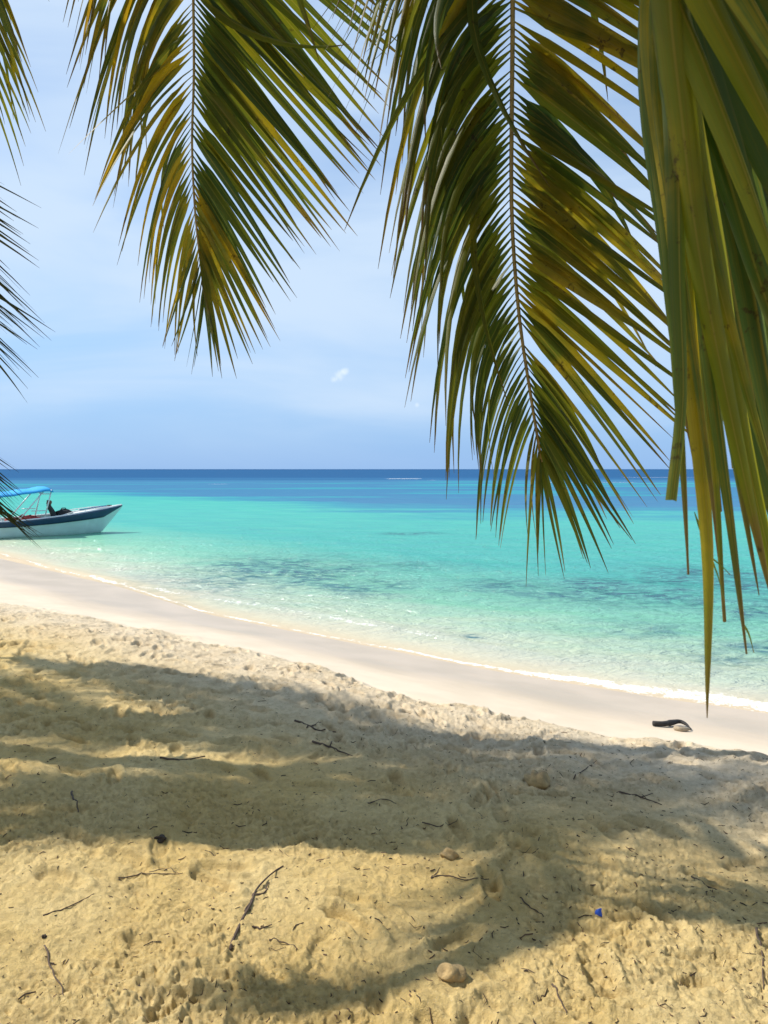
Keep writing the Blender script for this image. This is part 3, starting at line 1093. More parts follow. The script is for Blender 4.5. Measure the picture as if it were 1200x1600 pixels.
near['label'] = 'closest frond, broad olive strap leaflets filling the right edge'
m = MB()
m.tube(even(RIB_E, 60), [.017 * (1 - .7 * i / 59) for i in range(60)], 8)
m.build('midrib', M_RIB, near, smooth=True)

# the palm beyond the left edge
CROWN_B = Vector((-5.2, 6.0, 7.2))
palmB = empty('coconut_palm', (-8.2, 4.6, gz(-8.2, 4.6)))
tag(palmB, 'coconut palm beyond the left edge, its dark leaflet tips reaching over boat and sky', 'palm tree', 'coconut palms leaning over the beach')
trunk(palmB, [palmB.location, (-7.6, 5.0, 2.6), (-6.4, 5.6, 5.4), CROWN_B], .15, .1)
lin = lambda pts: (lambda p: min(1.0, max(0.0, (pts[0] - p).length / (pts[0] - pts[-1]).length)) if (p - pts[-1]).length < (pts[0] - pts[-1]).length * 1.02 else 0.0)


def left_frond(pix, tabl, tabr, n, seed, w, material, up, label, yel=0, **k):
    v = [P(*q) for q in pix]
    return abs_frond(palmB, [CROWN_B] + up + v, 0, n, tabl, tabr, w, seed, material, .011, u_of=lin(v), label=label, **k)


left_frond([(-190, -330, 4.0), (-120, -180, 3.9), (-70, -60, 3.85), (-48, 40, 3.8), (-40, 90, 3.8)],
           [(0, -100, 250, 0, -.5, .8, .2), (1, -10, 130, 0, 0, 1, .1)],
           [(0, 250, 290, .1, .7, .6, .35), (.35, 190, 240, .1, .7, .7, .4), (.6, 135, 210, .1, .7, .75, .35), (.8, 100, 175, .05, .6, .8, .2), (1, 55, 150, .05, .4, .9, .05)],
           95, 31, .040, M_LEAF, [Vector((-4.2, 5.2, 7.2)), Vector((-3.2, 4.4, 6.6))], 'frond in the top left corner, green and yellow leaflet tips hanging in')
left_frond([(-330, 60, 4.6), (-270, 200, 4.5), (-200, 330, 4.45), (-130, 430, 4.4), (-85, 490, 4.4)],
           [(0, -100, 250, 0, -.6, .8, .1), (1, 60, 150, 0, .2, 1, .1)],
           [(0, 0, 0, .1, 1, .2, 0), (.22, 0, 0, .1, 1, .2, 0), (.23, 268, 120, .1, 1, .25, 0), (.4, 258, 140, .1, 1, .25, 0), (.65, 226, 132, .1, 1, .3, 0), (.85, 172, 125, .05, 1, .45, 0), (1, 108, 130, .05, .8, .6, 0)],
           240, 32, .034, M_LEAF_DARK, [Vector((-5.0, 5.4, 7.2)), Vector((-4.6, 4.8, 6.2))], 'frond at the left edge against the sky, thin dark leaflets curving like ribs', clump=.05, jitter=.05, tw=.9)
left_frond([(-300, 420, 4.3), (-215, 560, 4.25), (-130, 660, 4.2), (-70, 730, 4.2), (-30, 775, 4.2)],
           [(0, -60, 200, 0, -.6, .8, .1), (1, 20, 90, 0, .2, 1, .1)],
           [(0, 0, 0, .1, .8, .45, 0), (.42, 0, 0, .1, .8, .5, 0), (.43, 200, 150, .1, .8, .55, 0), (.6, 160, 150, .1, .8, .6, 0), (.8, 112, 125, .05, .7, .65, 0), (1, 68, 80, .05, .6, .8, 0)],
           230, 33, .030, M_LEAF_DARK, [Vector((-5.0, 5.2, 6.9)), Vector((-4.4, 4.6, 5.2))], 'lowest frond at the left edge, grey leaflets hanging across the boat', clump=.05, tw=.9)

# two taller palms behind these, wholly above and beside the view: they throw the shade on the sand
CROWN_C = Vector((-5.2, 7.2, 9.6))
palmC = empty('coconut_palm', (-9.5, 6.4, gz(-9.5, 6.4)))
tag(palmC, 'tallest coconut palm, out of view on the left, shading the left sand', 'palm tree', 'coconut palms leaning over the beach')
trunk(palmC, [palmC.location, (-8.6, 6.6, 3.6), (-6.8, 7.0, 7.6), CROWN_C], .17, .11)
CROWN_D = Vector((-8.2, 6.9, 8.4))
palmD = empty('coconut_palm', (-11.2, 6.0, gz(-11.2, 6.0)))
tag(palmD, 'coconut palm out of view, farthest left of all, shading the left edge of sand', 'palm tree', 'coconut palms leaning over the beach')
trunk(palmD, [palmD.location, (-10.8, 6.2, 3.2), (-9.6, 6.6, 6.4), CROWN_D], .17, .11)


def inside(poly, x, y):
    r = np.zeros(x.shape, bool)
    n = len(poly)
    for i in range(n):
        (x0, y0), (x1, y1) = poly[i], poly[(i + 1) % n]
        c = ((y0 > y) != (y1 > y)) & (x < (x1 - x0) * (y - y0) / (y1 - y0 + 1e-9) + x0)
        r ^= c
    return r


# where the photographed sand lies in shade (photo pixels on the ground), to choose the fronds that throw it
CELL = 25
gx, gy = np.meshgrid(np.arange(-300, 1500, CELL) + CELL / 2, np.arange(880, 1620, CELL) + CELL / 2)
want = np.full(gx.shape, -1.3)
want[inside([(-300, 1000), (250, 1040), (600, 1080), (720, 1130), (1000, 1170), (1300, 1205), (1300, 1270), (1130, 1275), (1120, 1480), (900, 1500), (640, 1500), (640, 1460), (900, 1440), (860, 1330), (640, 1250), (420, 1330), (0, 1340), (-300, 1335)], gx, gy)] = 1.45
want[inside([(640, 1250), (860, 1330), (900, 1440), (640, 1460), (560, 1330)], gx, gy)] = .35
want[inside([(-200, 1500), (420, 1480), (700, 1540), (640, 1620), (-200, 1620)], gx, gy)] = 1.0
want[inside([(380, 1140), (570, 1150), (570, 1172), (380, 1165)], gx, gy)] = 0
want[(gx < -60) | (gx > 1260)] *= .3
cell_a = np.empty(gx.shape)
for iy in range(gx.shape[0]):
    yb = gy[iy, 0]
    Dg = 1.65 * F / (yb - 733)
    cell_a[iy] = (CELL * Dg / F) * (1.65 * F / (yb - CELL / 2 - 733) - 1.65 * F / (yb + CELL / 2 - 733))


def shade_of(w):
    z = .55
    for _ in range(2):
        k = (w[:, 2] - z) / sd.z
        x, y = w[:, 0] - sd.x * k, w[:, 1] - sd.y * k
        z = base_height(x, y)[0]
    px, py = project(np.stack([x, y, z], -1))
    ok = np.isfinite(px)
    hst = np.histogram2d(py[ok], px[ok], [880 + CELL * np.arange(gx.shape[0] + 1), -300 + CELL * np.arange(gx.shape[1] + 1)])[0]
    return hst * .0014 / cell_a


cover = np.zeros(gx.shape)
cands = []
rr = random.Random(4)
for palm, crown in ((palmA, CROWN_A), (palmB, CROWN_B), (palmC, CROWN_C), (palmD, CROWN_D)):
    for kind in (0, 1, 2):
        for k in range(22):
            az, tilt = 2 * math.pi * k / 22 + rr.uniform(-.12, .12), rr.uniform(-.25, .2)
            q = frond_at(crown, kind, az, tilt)
            if q:
                cands.append([palm, crown, kind, q[0], np.minimum(shade_of(q[1]), 2.0), az])
count = {}
for step in range(64):
    best, bi = 0.25, -1
    for i, c in enumerate(cands):
        if c is None or count.get(c[0].name, 0) > 22:
            continue
        gain = np.minimum(np.maximum(want - cover, 0), c[4])
        loss = np.where(want < 0, c[4] * (-want), 0)
        g = (gain.sum() - loss.sum() - .15 * np.maximum(c[4] - gain, 0)[want >= 0].sum())
        if g > best:
            best, bi = g, i
    if bi < 0:
        break
    c = cands[bi]
    cands[bi] = None
    cover += c[4]
    count[c[0].name] = count.get(c[0].name, 0) + 1
    add_generic(c[0], c[1], c[2], c[3])
for palm, crown in ((palmA, CROWN_A), (palmB, CROWN_B), (palmC, CROWN_C), (palmD, CROWN_D)):   # fill up the crowns where no shade reaches the sand in view
    for c in cands:
        if c is not None and c[0] is palm and count.get(palm.name, 0) < 14 and c[4].sum() < .5:
            count[palm.name] = count.get(palm.name, 0) + 1
            add_generic(c[0], c[1], c[2], c[3])
for kind, az, tl in ((0, .2, 0), (1, -.5, 0), (1, .9, 0), (0, -1.3, 0), (2, -1.0, 0), (1, -1.9, 0), (0, 1.6, 0), (0, -2.6, -.2), (2, .4, 0), (0, 2.6, -.25), (1, 1.9, -.1)):
    q = frond_at(CROWN_E, kind, az, tl)
    if q and (np.minimum(shade_of(q[1]), 2.0) * (want < 0)).sum() < 4:
        add_generic(palmE, CROWN_E, kind, q[0])
for k in range(9):                                     # the crown's right and rear side, added to dim light on the close frond
    kind = 1 + k % 2
    q = frond_at(CROWN_A, kind, math.radians(-160 + 22 * k), .1 * (k % 3))
    if q:
        add_generic(palmA, CROWN_A, kind, q[0])
print('FRONDS', count)

# ------------------------------------------------------------------ boat
M_HULL = simple_mat('pale hull paint', (.62, .80, .77), 0.35, 0.06, 3)  # aqua tint includes light bounced up from the water
M_BAND = simple_mat('navy gunwale paint', (.012, .045, .10), 0.35, 0.15, 5)
M_DECK = simple_mat('white deck paint', (.74, .75, .73), 0.5, 0.06, 6)
M_CANOPY = simple_mat('blue canvas', (.014, .34, .72), 0.8, 0.08, 6)
M_POST = simple_mat('galvanised tube', (.58, .66, .70), 0.35, 0.08, 20, metallic=0.2)
M_RED = simple_mat('red life jacket cloth', (.50, .055, .045), 0.85, 0.2, 14)
M_BLACK = simple_mat('black bag cloth', (.012, .016, .02), 0.8, 0.2, 18)
M_DARKGREEN = simple_mat('dark weathered wood', (.025, .035, .035), 0.75, 0.3, 18)
M_SKINWOOD = simple_mat('brown bare wood', (.16, .08, .05), 0.7, 0.2, 18)
M_ROPE = simple_mat('blue rope', (.03, .09, .30), 0.8, 0.2, 60)
M_SEAT = simple_mat('cream seat', (.62, .56, .42), 0.7, 0.1, 10)

BOAT_T = math.radians(35)
boat = empty('motor_boat', (-9.85, 26.6, 0.0), BOAT_T)
tag(boat, 'open motor boat with pale hull, navy gunwale band and blue canopy, afloat at the left', 'boat')
LEN = 7.6


def hull_sec(x):
    """x = metres aft of the stem (negative ahead of it): half-beam at sheer, chine, heights"""
    t = min(1, max(0, (x + 0.75) / 4.2))
    sheer = 0.53 + 0.40 * (1 - t) ** 1.7
    hb = 0.93 * (1 - (1 - t) ** 2.1)
    tw = min(1, max(0, (x + 0.12) / 4.2))
    cb = 0.80 * (1 - (1 - tw) ** 1.9)
    return sheer, max(hb, .012), max(cb, .01)


xs = [-0.75 + (LEN + .75) * (i / 44) ** 1.35 for i in range(45)]


def hull_pt(x, f, s, out=0.0):
    """f 0 = keel, 1 = sheer; s = side"""
    sheer, hb, cb = hull_sec(x)
    # stem rakes: ahead of the stem there is no hull below the rake line
    zr = 0.0 if x > 0 else (-x / 0.75) * 0.88
    zk = -0.22 * min(1, max(0, (x + .05) / 1.2)) if x > 0 else zr
    if f < .35:
        k = f / .35
        z = zk + (max(0.04, zr) - zk) * k ** 1.2
        y = cb * k ** .8
    else:
        k = (f - .35) / .65
        z0 = max(0.04, zr)
        z = z0 + (sheer - z0) * k
        y = cb + (hb - cb) * (k ** .85)
    return Vector((-x, s * (y + out), z))


def loft(f0, f1, nf, out=0.0, sides=(-1, 1), x0=-1, x1=99):
    vs, fs = [], []
    X_ = [x for x in xs if x0 <= x <= x1]
    for s in sides:
        b = len(vs)
        for x in X_:
            for j in range(nf):
                vs.append(hull_pt(x, f0 + (f1 - f0) * j / (nf - 1), s, out))
        for i in range(len(X_) - 1):
            for j in range(nf - 1):
                a = b + i * nf + j
                q = (a, a + nf, a + nf + 1, a + 1)
                fs.append(q if s < 0 else q[::-1])
    return vs, fs


m = MB()
vs, fs = loft(0, 1, 14)
m.add(vs, fs)
st = [hull_pt(xs[-1], j / 13, -1) for j in range(14)] + [hull_pt(xs[-1], j / 13, 1) for j in range(13, -1, -1)]
m.add(st, [tuple(range(len(st)))])
h = m.build('hull', M_HULL, boat, smooth=True)
sm = h.modifiers.new('thick', 'SOLIDIFY')
sm.thickness = .024
sm.offset = 0
m = MB()
vs, fs = loft(.77, 1.0, 5, .032)
m.add(vs, fs)
o = m.build('gunwale_band', M_BAND, boat, smooth=True)
sm = o.modifiers.new('thick', 'SOLIDIFY')
sm.thickness = .024
sm.offset = 0
# rail cap + foredeck + floor
m = MB()
for s in (-1, 1):
    m.tube([hull_pt(x, 1, s, .0) + Vector((0, -s * .03, .012)) for x in xs], .032, 8)
m.build('rail_cap', M_DECK, boat, smooth=True)
m = MB()
vs, fs = [], []
X_ = [x for x in xs if x < 1.5]
for x in X_:
    sh, hb, cb = hull_sec(x)
    for j in range(7):
        y = -1 + 2 * j / 6
        vs.append((-x, y * (hb - .035), sh - .025 + .05 * (1 - y * y) * min(1, hb / .4)))
for i in range(len(X_) - 1):
    for j in range(6):
        a = i * 7 + j
        fs.append((a, a + 1, a + 8, a + 7))
m.add(vs, fs)
m.build('foredeck', M_DECK, boat, smooth=True)
m = MB()
vs, fs = [], []
X_ = [x for x in xs if x > 1.2]
for x in X_:
    sh, hb, cb = hull_sec(x)
    for j in range(3):
        vs.append((-x, (-1 + j) * (cb + .03), .22))
for i in range(len(X_) - 1):
    for j in range(2):
        a = i * 3 + j
        fs.append((a, a + 1, a + 4, a + 3))
m.add(vs, fs)
m.build('floor_boards', M_SEAT, boat)
for x in (2.2, 3.5, 4.9):
    sh, hb, cb = hull_sec(x)
    m = MB()
    m.box((-x, 0, .45), (.34, 2 * hb - .16, .05))
    m.box((-x, 0, .32), (.06, 1.2 * hb, .2))
    m.build('bench', M_DECK, boat, bevel=.01)
# canopy
m = MB()
vs, fs = [], []
nx, ny = 14, 9
CX0, CX1 = -3.45, -1.68
for i in range(nx):
    for j in range(ny):
        fx, fy = i / (nx - 1), -1 + 2 * j / (ny - 1)
        x = CX0 + (CX1 - CX0) * fx
        z = 1.64 - .24 * (1 - fx) - .07 * fy * fy - .035 * math.cos(fx * math.pi * 2 * 3) * (1 - .5 * abs(fy)) * .5 - (.06 if i in (0, nx - 1) else 0)
        vs.append((x, fy * .88, z - (.05 if abs(fy) == 1 else 0)))
for i in range(nx - 1):
    for j in range(ny - 1):
        a = i * ny + j
        fs.append((a, a + ny, a + ny + 1, a + 1))
m.add(vs, fs)
cn = m.build('canopy', M_CANOPY, boat, smooth=True)
sm = cn.modifiers.new('thick', 'SOLIDIFY')
sm.thickness = .022
sm.offset = 0
for s in (-1, 1):
    for xa, xb in ((-1.95, -1.72), (-2.75, -1.95), (-3.5, -3.6), (-3.2, -3.5)):
        m = MB()
        sh, hb, cb = hull_sec(-xa)
        m.tube([(xa, s * (hb - .06), sh), (xb, s * .80, 1.55 - .107 * (-1.5 - xb))], .021, 8)
        m.build('canopy_post', M_POST, boat, smooth=True)
    m = MB()
    m.tube([(-2.35, s * .84, .86), (-1.92, s * .84, .86)], .016, 6)
    m.build('side_rail', M_POST, boat, smooth=True)
    m = MB()
    m.tube([(-2.05, s * .81, 1.40), (-1.78, s * .81, 1.40)], .016, 6)
    m.build('side_rail', M_POST, boat, smooth=True)
for xx in (-1.72, -2.6, -3.55):
    m = MB()
    m.tube([(xx, y_, z_ - .107 * (-1.5 - xx)) for y_, z_ in ((-.80, 1.545), (0, 1.60), (.80, 1.545))], .016, 6)
    m.build('canopy_bow', M_POST, boat, smooth=True)
for s in (-1, 1):
    m = MB()
    pts = []
    for k in range(14):
        x = -.45 + 1.95 * k / 13
        sh, hb, cb = hull_sec(x)
        pts.append(Vector((-x, s * max(.02, hb - .06), sh + .10 * math.sin(math.pi * min(1, k / 12.5)) ** .5)))
    m.tube(pts, .014, 6)
    for k in (3, 7, 10):
        m.tube([pts[k], pts[k] - Vector((0, 0, .10))], .011, 6)
    m.build('bow_rail', M_DECK, boat, smooth=True)
m = MB()
m.box((.32, 0, .94), (.16, .05, .03))
m.tube([(.32, 0, .86), (.32, 0, .94)], .03, 8)
m.build('mooring_cleat', M_BLACK, boat, bevel=.006)
m = MB()
m.box((-4.2, .0, .55), (.42, .62, .66))
m.box((-4.02, .0, .95), (.05, .58, .22))
m.build('helm_console', M_DECK, boat, bevel=.03)
m = MB()
m.tube([Vector((.2, -.06, .93)), Vector((-.35, -.4, .90)), Vector((-.55, -.42, .86)), Vector((-.8, -.52, .84))], .016, 6)
m.build('mooring_line', M_ROPE, boat, smooth=True)

MB_W = Matrix.Translation(boat.location) @ Matrix.Rotation(BOAT_T, 4, 'Z')
WB = lambda x, y, z: MB_W @ Vector((x, y, z))


def life_jacket(x, y, z, rz, label):
    t = empty('life_jacket', WB(x, y, z), BOAT_T + rz)
    tag(t, label, 'life jacket', 'red life jackets piled amidships in the boat')
    m = MB()
    for s in (-1, 1):
        m.blob((0, s * .12, .09), (.26, .10, .09), seed=int(abs(x) * 100) + s, rough=.1)
    m.blob((-.22, 0, .12), (.08, .2, .10), seed=3, rough=.1)
    m.build('padding', M_RED, t, smooth=True)
    m = MB()
    m.tube([(0.02, -.24, .08), (.02, -.12, .19), (.02, .12, .19), (.02, .24, .08)], .013, 6)
    m.build('strap', M_BLACK, t, smooth=True)


life_jacket(-2.2, -.42, .475, .3, 'red life jacket nearest the bow, beside the black bag under the canopy front')
life_jacket(-2.2, .35, .475, -.4, 'red life jacket on the far side of the boat, behind the canopy posts')
life_jacket(-2.85, -.50, .44, 1.3, 'red life jacket farthest aft, partly behind the grey palm leaflets')
for k, z in enumerate((.22,)):
    m = MB()
    m.box((-2.85, -.5, .33), (.5, .42, .22))
    m.build('storage_box', M_DECK, boat, bevel=.02)
bag = empty('duffel_bag', WB(-1.25, -.25, .60), BOAT_T + .2)
tag(bag, 'lumpy black duffel bag lying on the boat behind the foredeck', 'bag')
m = MB()
m.blob((0, 0, .12), (.27, .17, .14), seed=8, rough=.16)
m.blob((.17, .02, .10), (.16, .14, .11), seed=9, rough=.16)
m.build('body', M_BLACK, bag, smooth=True)
m = MB()
m.tube([(-.10, 0, .22), (-.05, 0, .30), (.06, 0, .30), (.11, 0, .21)], .016, 6)
m.build('handle', M_BLACK, bag, smooth=True)
post = empty('boat_post', WB(-1.66, -.30, .56), BOAT_T)
tag(post, 'dark crooked upright post with a brown top standing by the black bag on the boat', 'post')
m = MB()
m.tube([(.12, 0, -.1), (.10, 0, .08), (.03, 0, .26), (-.05, 0, .40), (-.06, 0, .48)], [.11, .10, .085, .075, .07], 12)
m.build('shaft', M_DARKGREEN, post, smooth=True)
m = MB()
m.blob((-.045, 0, .54), (.085, .07, .085), seed=4, rough=.12)
m.build('knob', M_SKINWOOD, post, smooth=True)

# ------------------------------------------------------------------ things on the sand
M_TWIG = simple_mat('dry twig', (.085, .055, .035), 0.85, 0.35, 40)
M_DRIFT = simple_mat('charred driftwood', (.028, .024, .022), 0.8, 0.4, 30, bump=.5)
M_DRIFT_PALE = simple_mat('bare driftwood', (.36, .29, .20), 0.85, 0.2, 30, bump=.5)
M_STONE = simple_mat('sandy coral stone', (.36, .25, .11), 0.9, 0.25, 25, bump=.6)
M_DSTONE = simple_mat('dark husk', (.05, .035, .022), 0.9, 0.3, 40, bump=.5)
M_CAP = simple_mat('blue plastic', (.012, .07, .42), 0.35, 0.1, 20)


def twig(paths, r, label, name='twig', seed=0, lift=.4, cat='twig', group='twigs lying on the trodden sand'):
    rr = random.Random(seed)
    first = on_sand(*paths[0][0])
    o = empty(name, first)
    tag(o, label, cat, group)
    for bi, path in enumerate(paths):
        w = [on_sand(*p) for p in path]
        pts = even(w, 16) if len(w) > 2 else [w[0].lerp(w[1], k / 15) for k in range(16)]
        q = []
        rb = r * .62 if bi == 0 else r * .42
        f1, f2 = rr.uniform(0, 6), rr.uniform(0, 6)
        for k, p in enumerate(pts):
            wob = r * .7 * (.9 * math.sin(k * .55 + f1) + .5 * math.sin(k * 1.3 + f2))
            q.append(Vector((p.x + wob * .7, p.y + wob * .7, sand_z(p.x + wob * .7, p.y + wob * .7))))
        zs = [p.z for p in q]
        for k in range(16):
            lo, hi = max(0, k - 5), min(16, k + 6)
            q[k].z = max(zs[k] + rb * .15, sum(zs[lo:hi]) / (hi - lo) + rb * .5)
        m = MB()
        m.tube([p - first for p in q], [rb * (1 - .55 * k / 15) * rr.uniform(.9, 1.1) for k in range(16)], 7)
        m.build('stem' if bi == 0 else 'side_shoot', M_TWIG, o, smooth=True)
    return o


TW = [
    ([[(363, 1485), (370, 1455), (385, 1425), (405, 1390), (425, 1370), (442, 1354)], [(400, 1398), (412, 1396), (420, 1380)], [(385, 1425), (390, 1410), (402, 1392)]], .010,
     'longest bare twig, standing out diagonally on the lit sand left of the middle'),
    ([[(69, 1478), (80, 1512), (92, 1540), (99, 1556)], [(80, 1505), (86, 1508)]], .006, 'straight dark twig in the bottom left corner, pointing at the viewer'),
    ([[(186, 1372), (230, 1368), (285, 1365)], [(232, 1352), (255, 1360), (280, 1366)]], .005, 'forked thin twig lying crosswise left of the longest twig'),
    ([[(66, 1434), (100, 1420), (148, 1397)]], .005, 'thin curved twig near the left edge above the straight dark twig'),
    ([[(248, 1185), (285, 1187), (320, 1185)]], .011, 'thick short stick lying level in the shade at the left'),
    ([[(490, 1158), (515, 1170), (552, 1181)], [(515, 1168), (530, 1160)]], .011, 'black stick in the shade beside a strip of lit sand near the middle'),
    ([[(463, 1126), (490, 1140), (525, 1148)], [(480, 1136), (500, 1130)]], .013, 'dark forked stick at the upper edge of the shade'),
    ([[(672, 1374), (700, 1370), (730, 1377), (764, 1384)], [(674, 1372), (688, 1355)]], .006, 'bent twig with a raised fork right of the middle'),
    ([[(896, 1214), (915, 1203), (932, 1193)]], .006, 'slim grey twig tilted up to the right in the shade below the driftwood'),
    ([[(1080, 1370), (1110, 1385), (1145, 1396)]], .006, 'faint brown twig near the right edge right of the blue cap'),
    ([[(1182, 1455), (1190, 1490), (1194, 1545)]], .008, 'dark crooked twig at the lower right edge'),
    ([[(112, 1237), (118, 1252), (124, 1266)]], .009, 'short upright-looking stub of twig in the shade at the far left'),
    ([[(968, 1236), (1000, 1246), (1035, 1258)], [(1000, 1246), (1020, 1240)]], .008, 'tangle of dark twigs below and left of the driftwood shadow'),
    ([[(420, 1470), (440, 1474), (466, 1484)]], .005, 'small curved twig just right of the foot of the longest twig'),
    ([[(394, 1448), (410, 1450), (425, 1447)]], .006, 'stubby black twig close beside the longest twig'),
    ([[(660, 1288), (690, 1292), (720, 1286)]], .005, 'short twig lying above the bent forked twig'),
    ([[(815, 1405), (830, 1418), (850, 1432)]], .005, 'little twig left of the blue cap'),
    ([[(575, 1255), (600, 1250), (620, 1256)]], .005, 'little twig on the sunlit strip in the middle'),
    ([[(862, 1540), (876, 1560), (886, 1585)]], .006, 'thin twig at the bottom edge right of the round stone'),
]
for i, (paths, r, lab) in enumerate(TW):
    twig(paths, r, lab, seed=i)

d0 = on_sand(1048, 1138)
dw_ = empty('driftwood', d0)
tag(dw_, 'short charred piece of driftwood with a pale broken end on the smooth wet sand', 'driftwood')
m = MB()
q = [on_sand(*p) - d0 for p in ((1020, 1134), (1035, 1135), (1050, 1134), (1062, 1133), (1072, 1136), (1079, 1141))]
q = [p + Vector((0, 0, z)) for p, z in zip(q, (.020, .020, .026, .030, .022, .008))]
m.tube(even(q, 22), [.019 + .006 * math.sin(k * .3) * (1 if k > 6 else .3) - (.012 * (k - 15) / 6 if k > 15 else 0) for k in range(22)], 10)
m.build('charred_stem', M_DRIFT, dw_, smooth=True)
m = MB()
q = [on_sand(*p) - d0 + Vector((0, 0, .014)) for p in ((1053, 1140), (1064, 1142), (1078, 1142))]
m.tube(even(q, 10), [.012, .018, .02, .02, .02, .019, .018, .015, .012, .008], 8)
m.build('broken_end', M_DRIFT_PALE, dw_, smooth=True)


def stone(px, py, r, label, material, seed, cat='stone', name='stone', group=None):
    p = on_sand(px, py)
    m = MB()
    m.blob((0, 0, r[2] * .2), r, seed=seed, rough=.24, nu=28, nv=18)
    o = m.build(name, material, None, smooth=True)
    o.location = p
    o.rotation_euler = (0, 0, seed)
    tag(o, label, cat, group)


stone(705, 1524, (.040, .033, .028), 'rounded tan stone on the lit sand near the bottom', M_STONE, 3, group='stones on the sand')
stone(840, 1224, (.075, .06, .05), 'large sandy stone in the half shade below the driftwood', M_STONE, 5, group='stones on the sand')
stone(702, 1338, (.036, .032, .026), 'small tan stone above the bent forked twig', M_STONE, 6, group='stones on the sand')
stone(251, 1312, (.024, .02, .017), 'dark husk on the sand at the shade edge on the left', M_DSTONE, 7, 'husk', 'coconut_husk')
stone(69, 1464, (.009, .008, .007), 'small dark chip above the straight twig at the left', M_DSTONE, 9, 'husk', 'coconut_husk')
p = on_sand(937, 1427)
cap = empty('bottle_cap', p)
cap.rotation_euler = (math.radians(50), 0, .5)
tag(cap, 'small bright blue plastic bottle cap half buried in the sand', 'bottle cap')
m = MB()
nn = 40
prof = [(.0001, .014), (.0135, .014), (.0150, .0125), (.0155, -.008), (.0135, -.008), (.013, .010), (.0001, .010)]
vs, fs = [], []
for k in range(nn):
    a = 2 * math.pi * k / nn
    e = 1 + (.03 if k % 2 else 0)
    for r_, z_ in prof:
        vs.append((r_ * e * math.cos(a), r_ * e * math.sin(a), z_))
for k in range(nn):
    k2 = (k + 1) % nn
    for j in range(len(prof) - 1):
        fs.append((k * 7 + j, k * 7 + j + 1, k2 * 7 + j + 1, k2 * 7 + j))
m.add(vs, fs)
m.build('cap_shell', M_CAP, cap)

# countless crumbs of leaf and bark
m, nt, out = mat('leaf crumbs')
b = N(nt, 'BsdfPrincipled')
a = attr(nt, 'leaf')
L(nt, mixc(nt, a.outputs['Fac'], (.030, .020, .013), (.16, .09, .045)), b.inputs['Base Color'])
b.inputs['Roughness'].default_value = .9
L(nt, b.outputs[0], out.inputs[0])
M_CRUMB = m
vs, qs, cs = [], [], []
rr = random.Random(99)
cnt = 0
for _ in range(9000):
    yy = 1.7 + 7.0 * rr.random() ** 1.5
    xx = rr.uniform(-.62, .66) * yy
    dens = .35 + .65 * (1 / (1 + math.exp(-(xx * 1.5))))
    if rr.random() > dens * .62:
        continue
    _, _, s_, w_ = zones(np.array([xx]), np.array([yy]))
    if s_[0] < w_[0] + .1:
        continue
    ln = rr.uniform(.005, .016) if rr.random() < .82 else rr.uniform(.018, .06)
    wd = min(ln * .6, rr.uniform(.002, .006))
    an = rr.uniform(0, 6.28)
    d = Vector((math.cos(an), math.sin(an), 0))
    e = Vector((-d.y, d.x, 0))
    bnd = rr.uniform(-.3, .3) * ln
    b0 = len(vs)
    c = rr.random() ** 2
    ring = []
    for k in (-1, 0, 1):
        pc = Vector((xx, yy, 0)) + d * ln * k * .5 + e * (bnd if k == 0 else 0)
        z = sand_z(pc.x, pc.y)
        wk = wd * (.5 if k else 1)
        ring.append([(pc + e * wk * .5) + Vector((0, 0, z + .0012)), pc + Vector((0, 0, z + .0012 + wd * .7)), (pc - e * wk * .5) + Vector((0, 0, z + .0012))])
    for r3 in ring:
        vs += [tuple(x) for x in r3]
        cs += [(c, c, c)] * 3
    for k in range(2):
        q0 = b0 + 3 * k
        qs += [(q0, q0 + 1, q0 + 4, q0 + 3), (q0 + 1, q0 + 2, q0 + 5, q0 + 4)]
lit = link('leaf_litter', np_mesh('leaf_litter', np.array(vs), qs, False, {'leaf': np.array(cs)}), M_CRUMB)
tag(lit, 'countless dark crumbs of leaf and bark strewn over the sand', 'leaf litter', kind='stuff')

# ------------------------------------------------------------------ daylight
sun_d = bpy.data.lights.new('sun', 'SUN')
sun_d.energy = 4.9
sun_d.angle = math.radians(0.45)
sun_d.color = (1.0, .94, .84)
sun = bpy.data.objects.new('sun', sun_d)
C.objects.link(sun)
sun.location = sd * 50
sun.rotation_euler = (-sd).to_track_quat('-Z', 'Y').to_euler()

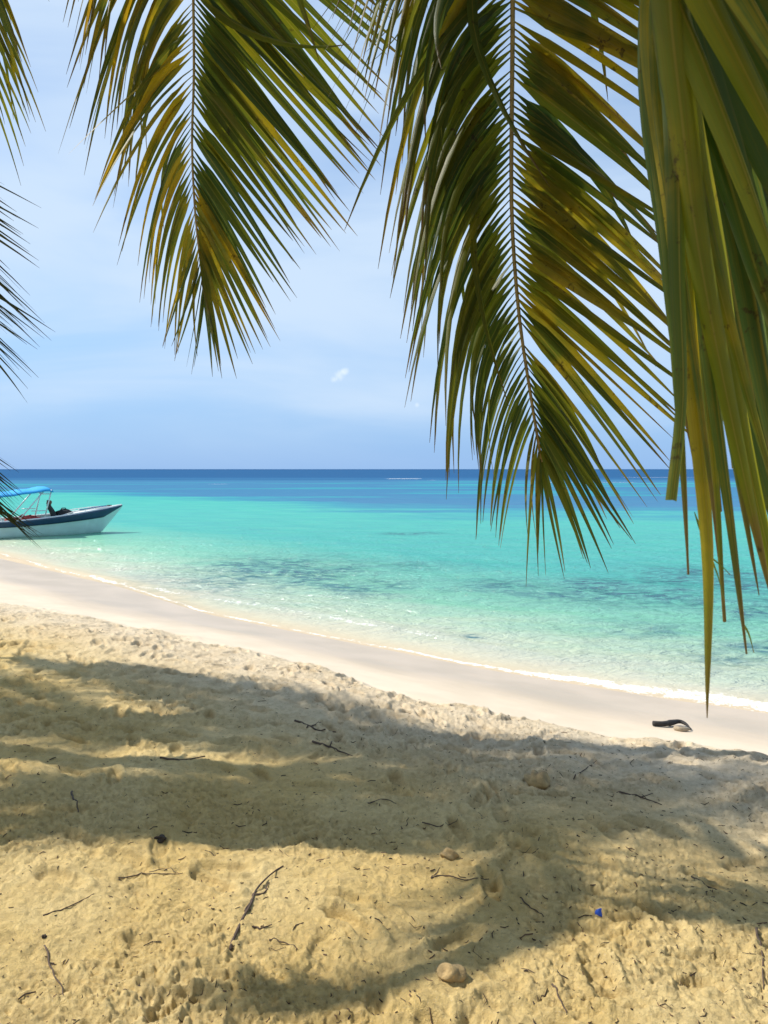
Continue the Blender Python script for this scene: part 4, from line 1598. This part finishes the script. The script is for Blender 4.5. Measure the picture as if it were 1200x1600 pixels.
w = bpy.data.worlds.new('World')
SC.world = w
w.use_nodes = True
nt = w.node_tree
nt.nodes.clear()
wo = nt.nodes.new('ShaderNodeOutputWorld')
bg = nt.nodes.new('ShaderNodeBackground')
bg.inputs['Strength'].default_value = 0.15
sky = nt.nodes.new('ShaderNodeTexSky')
sky.sky_type = 'NISHITA'
sky.sun_disc = False
sky.sun_elevation = SUN_EL
sky.sun_rotation = SUN_AZ
sky.air_density = 1.0
sky.dust_density = 0.4
sky.ozone_density = 1.2
tc = nt.nodes.new('ShaderNodeTexCoord')
mp = nt.nodes.new('ShaderNodeMapping')
mp.inputs['Scale'].default_value = (1.0, 1.0, 4.2)
L(nt, tc.outputs['Generated'], mp.inputs['Vector'])
n1 = noise(nt, mp.outputs[0], 1.55, 5, .5, .5)
sx = nt.nodes.new('ShaderNodeSeparateXYZ')
L(nt, tc.outputs['Generated'], sx.inputs[0])
elev = sx.outputs[2]
high = mapr(nt, elev, 0.08, 0.32)
band = math_(nt, 'MULTIPLY', mapr(nt, elev, .11, .25), mapr(nt, elev, .32, .50, 1, .45))
cl = mapr(nt, math_(nt, 'ADD', n1, math_(nt, 'MULTIPLY', band, .20)), 0.43, 0.80)
cl = math_(nt, 'MULTIPLY', cl, mapr(nt, elev, 0.0, 0.10, .25, .9))
hz = mapr(nt, elev, -0.02, 0.34, 0.88, 0.25)
c_sky = mixc(nt, hz, sky.outputs[0], (1.3, 2.75, 5.2))
c_sky = mixc(nt, cl, c_sky, (3.85, 4.75, 5.85))
# two small wisps low in the sky
wn = noise(nt, tc.outputs['Generated'], 60, 4, .6, .6)
for px, py, sz, k in ((529, 587, .009, .33), (522, 593, .006, .3), (538, 580, .006, .35), (652, 633, .005, .3)):
    d = ray(px, py).normalized()
    dm = nt.nodes.new('ShaderNodeVectorMath')
    dm.operation = 'DISTANCE'
    L(nt, tc.outputs['Generated'], dm.inputs[0])
    dm.inputs[1].default_value = d
    f = mapr(nt, math_(nt, 'ADD', dm.outputs['Value'], math_(nt, 'MULTIPLY', math_(nt, 'SUBTRACT', wn, .5), sz * 1.6)), 0, sz, k, 0)
    c_sky = mixc(nt, f, c_sky, (6.5, 6.8, 7.2))
L(nt, c_sky, bg.inputs['Color'])
L(nt, bg.outputs[0], wo.inputs[0])

# ------------------------------------------------------------------ render look
SC.view_settings.view_transform = 'Standard'
SC.view_settings.look = 'None'
SC.view_settings.exposure = 0.20
SC.view_settings.gamma = 1.0
SC.render.engine = 'CYCLES'
SC.cycles.use_denoising = True
SC.cycles.max_bounces = 10
SC.cycles.transparent_max_bounces = 16
SC.cycles.transmission_bounces = 6
SC.cycles.caustics_reflective = False
SC.cycles.caustics_refractive = False
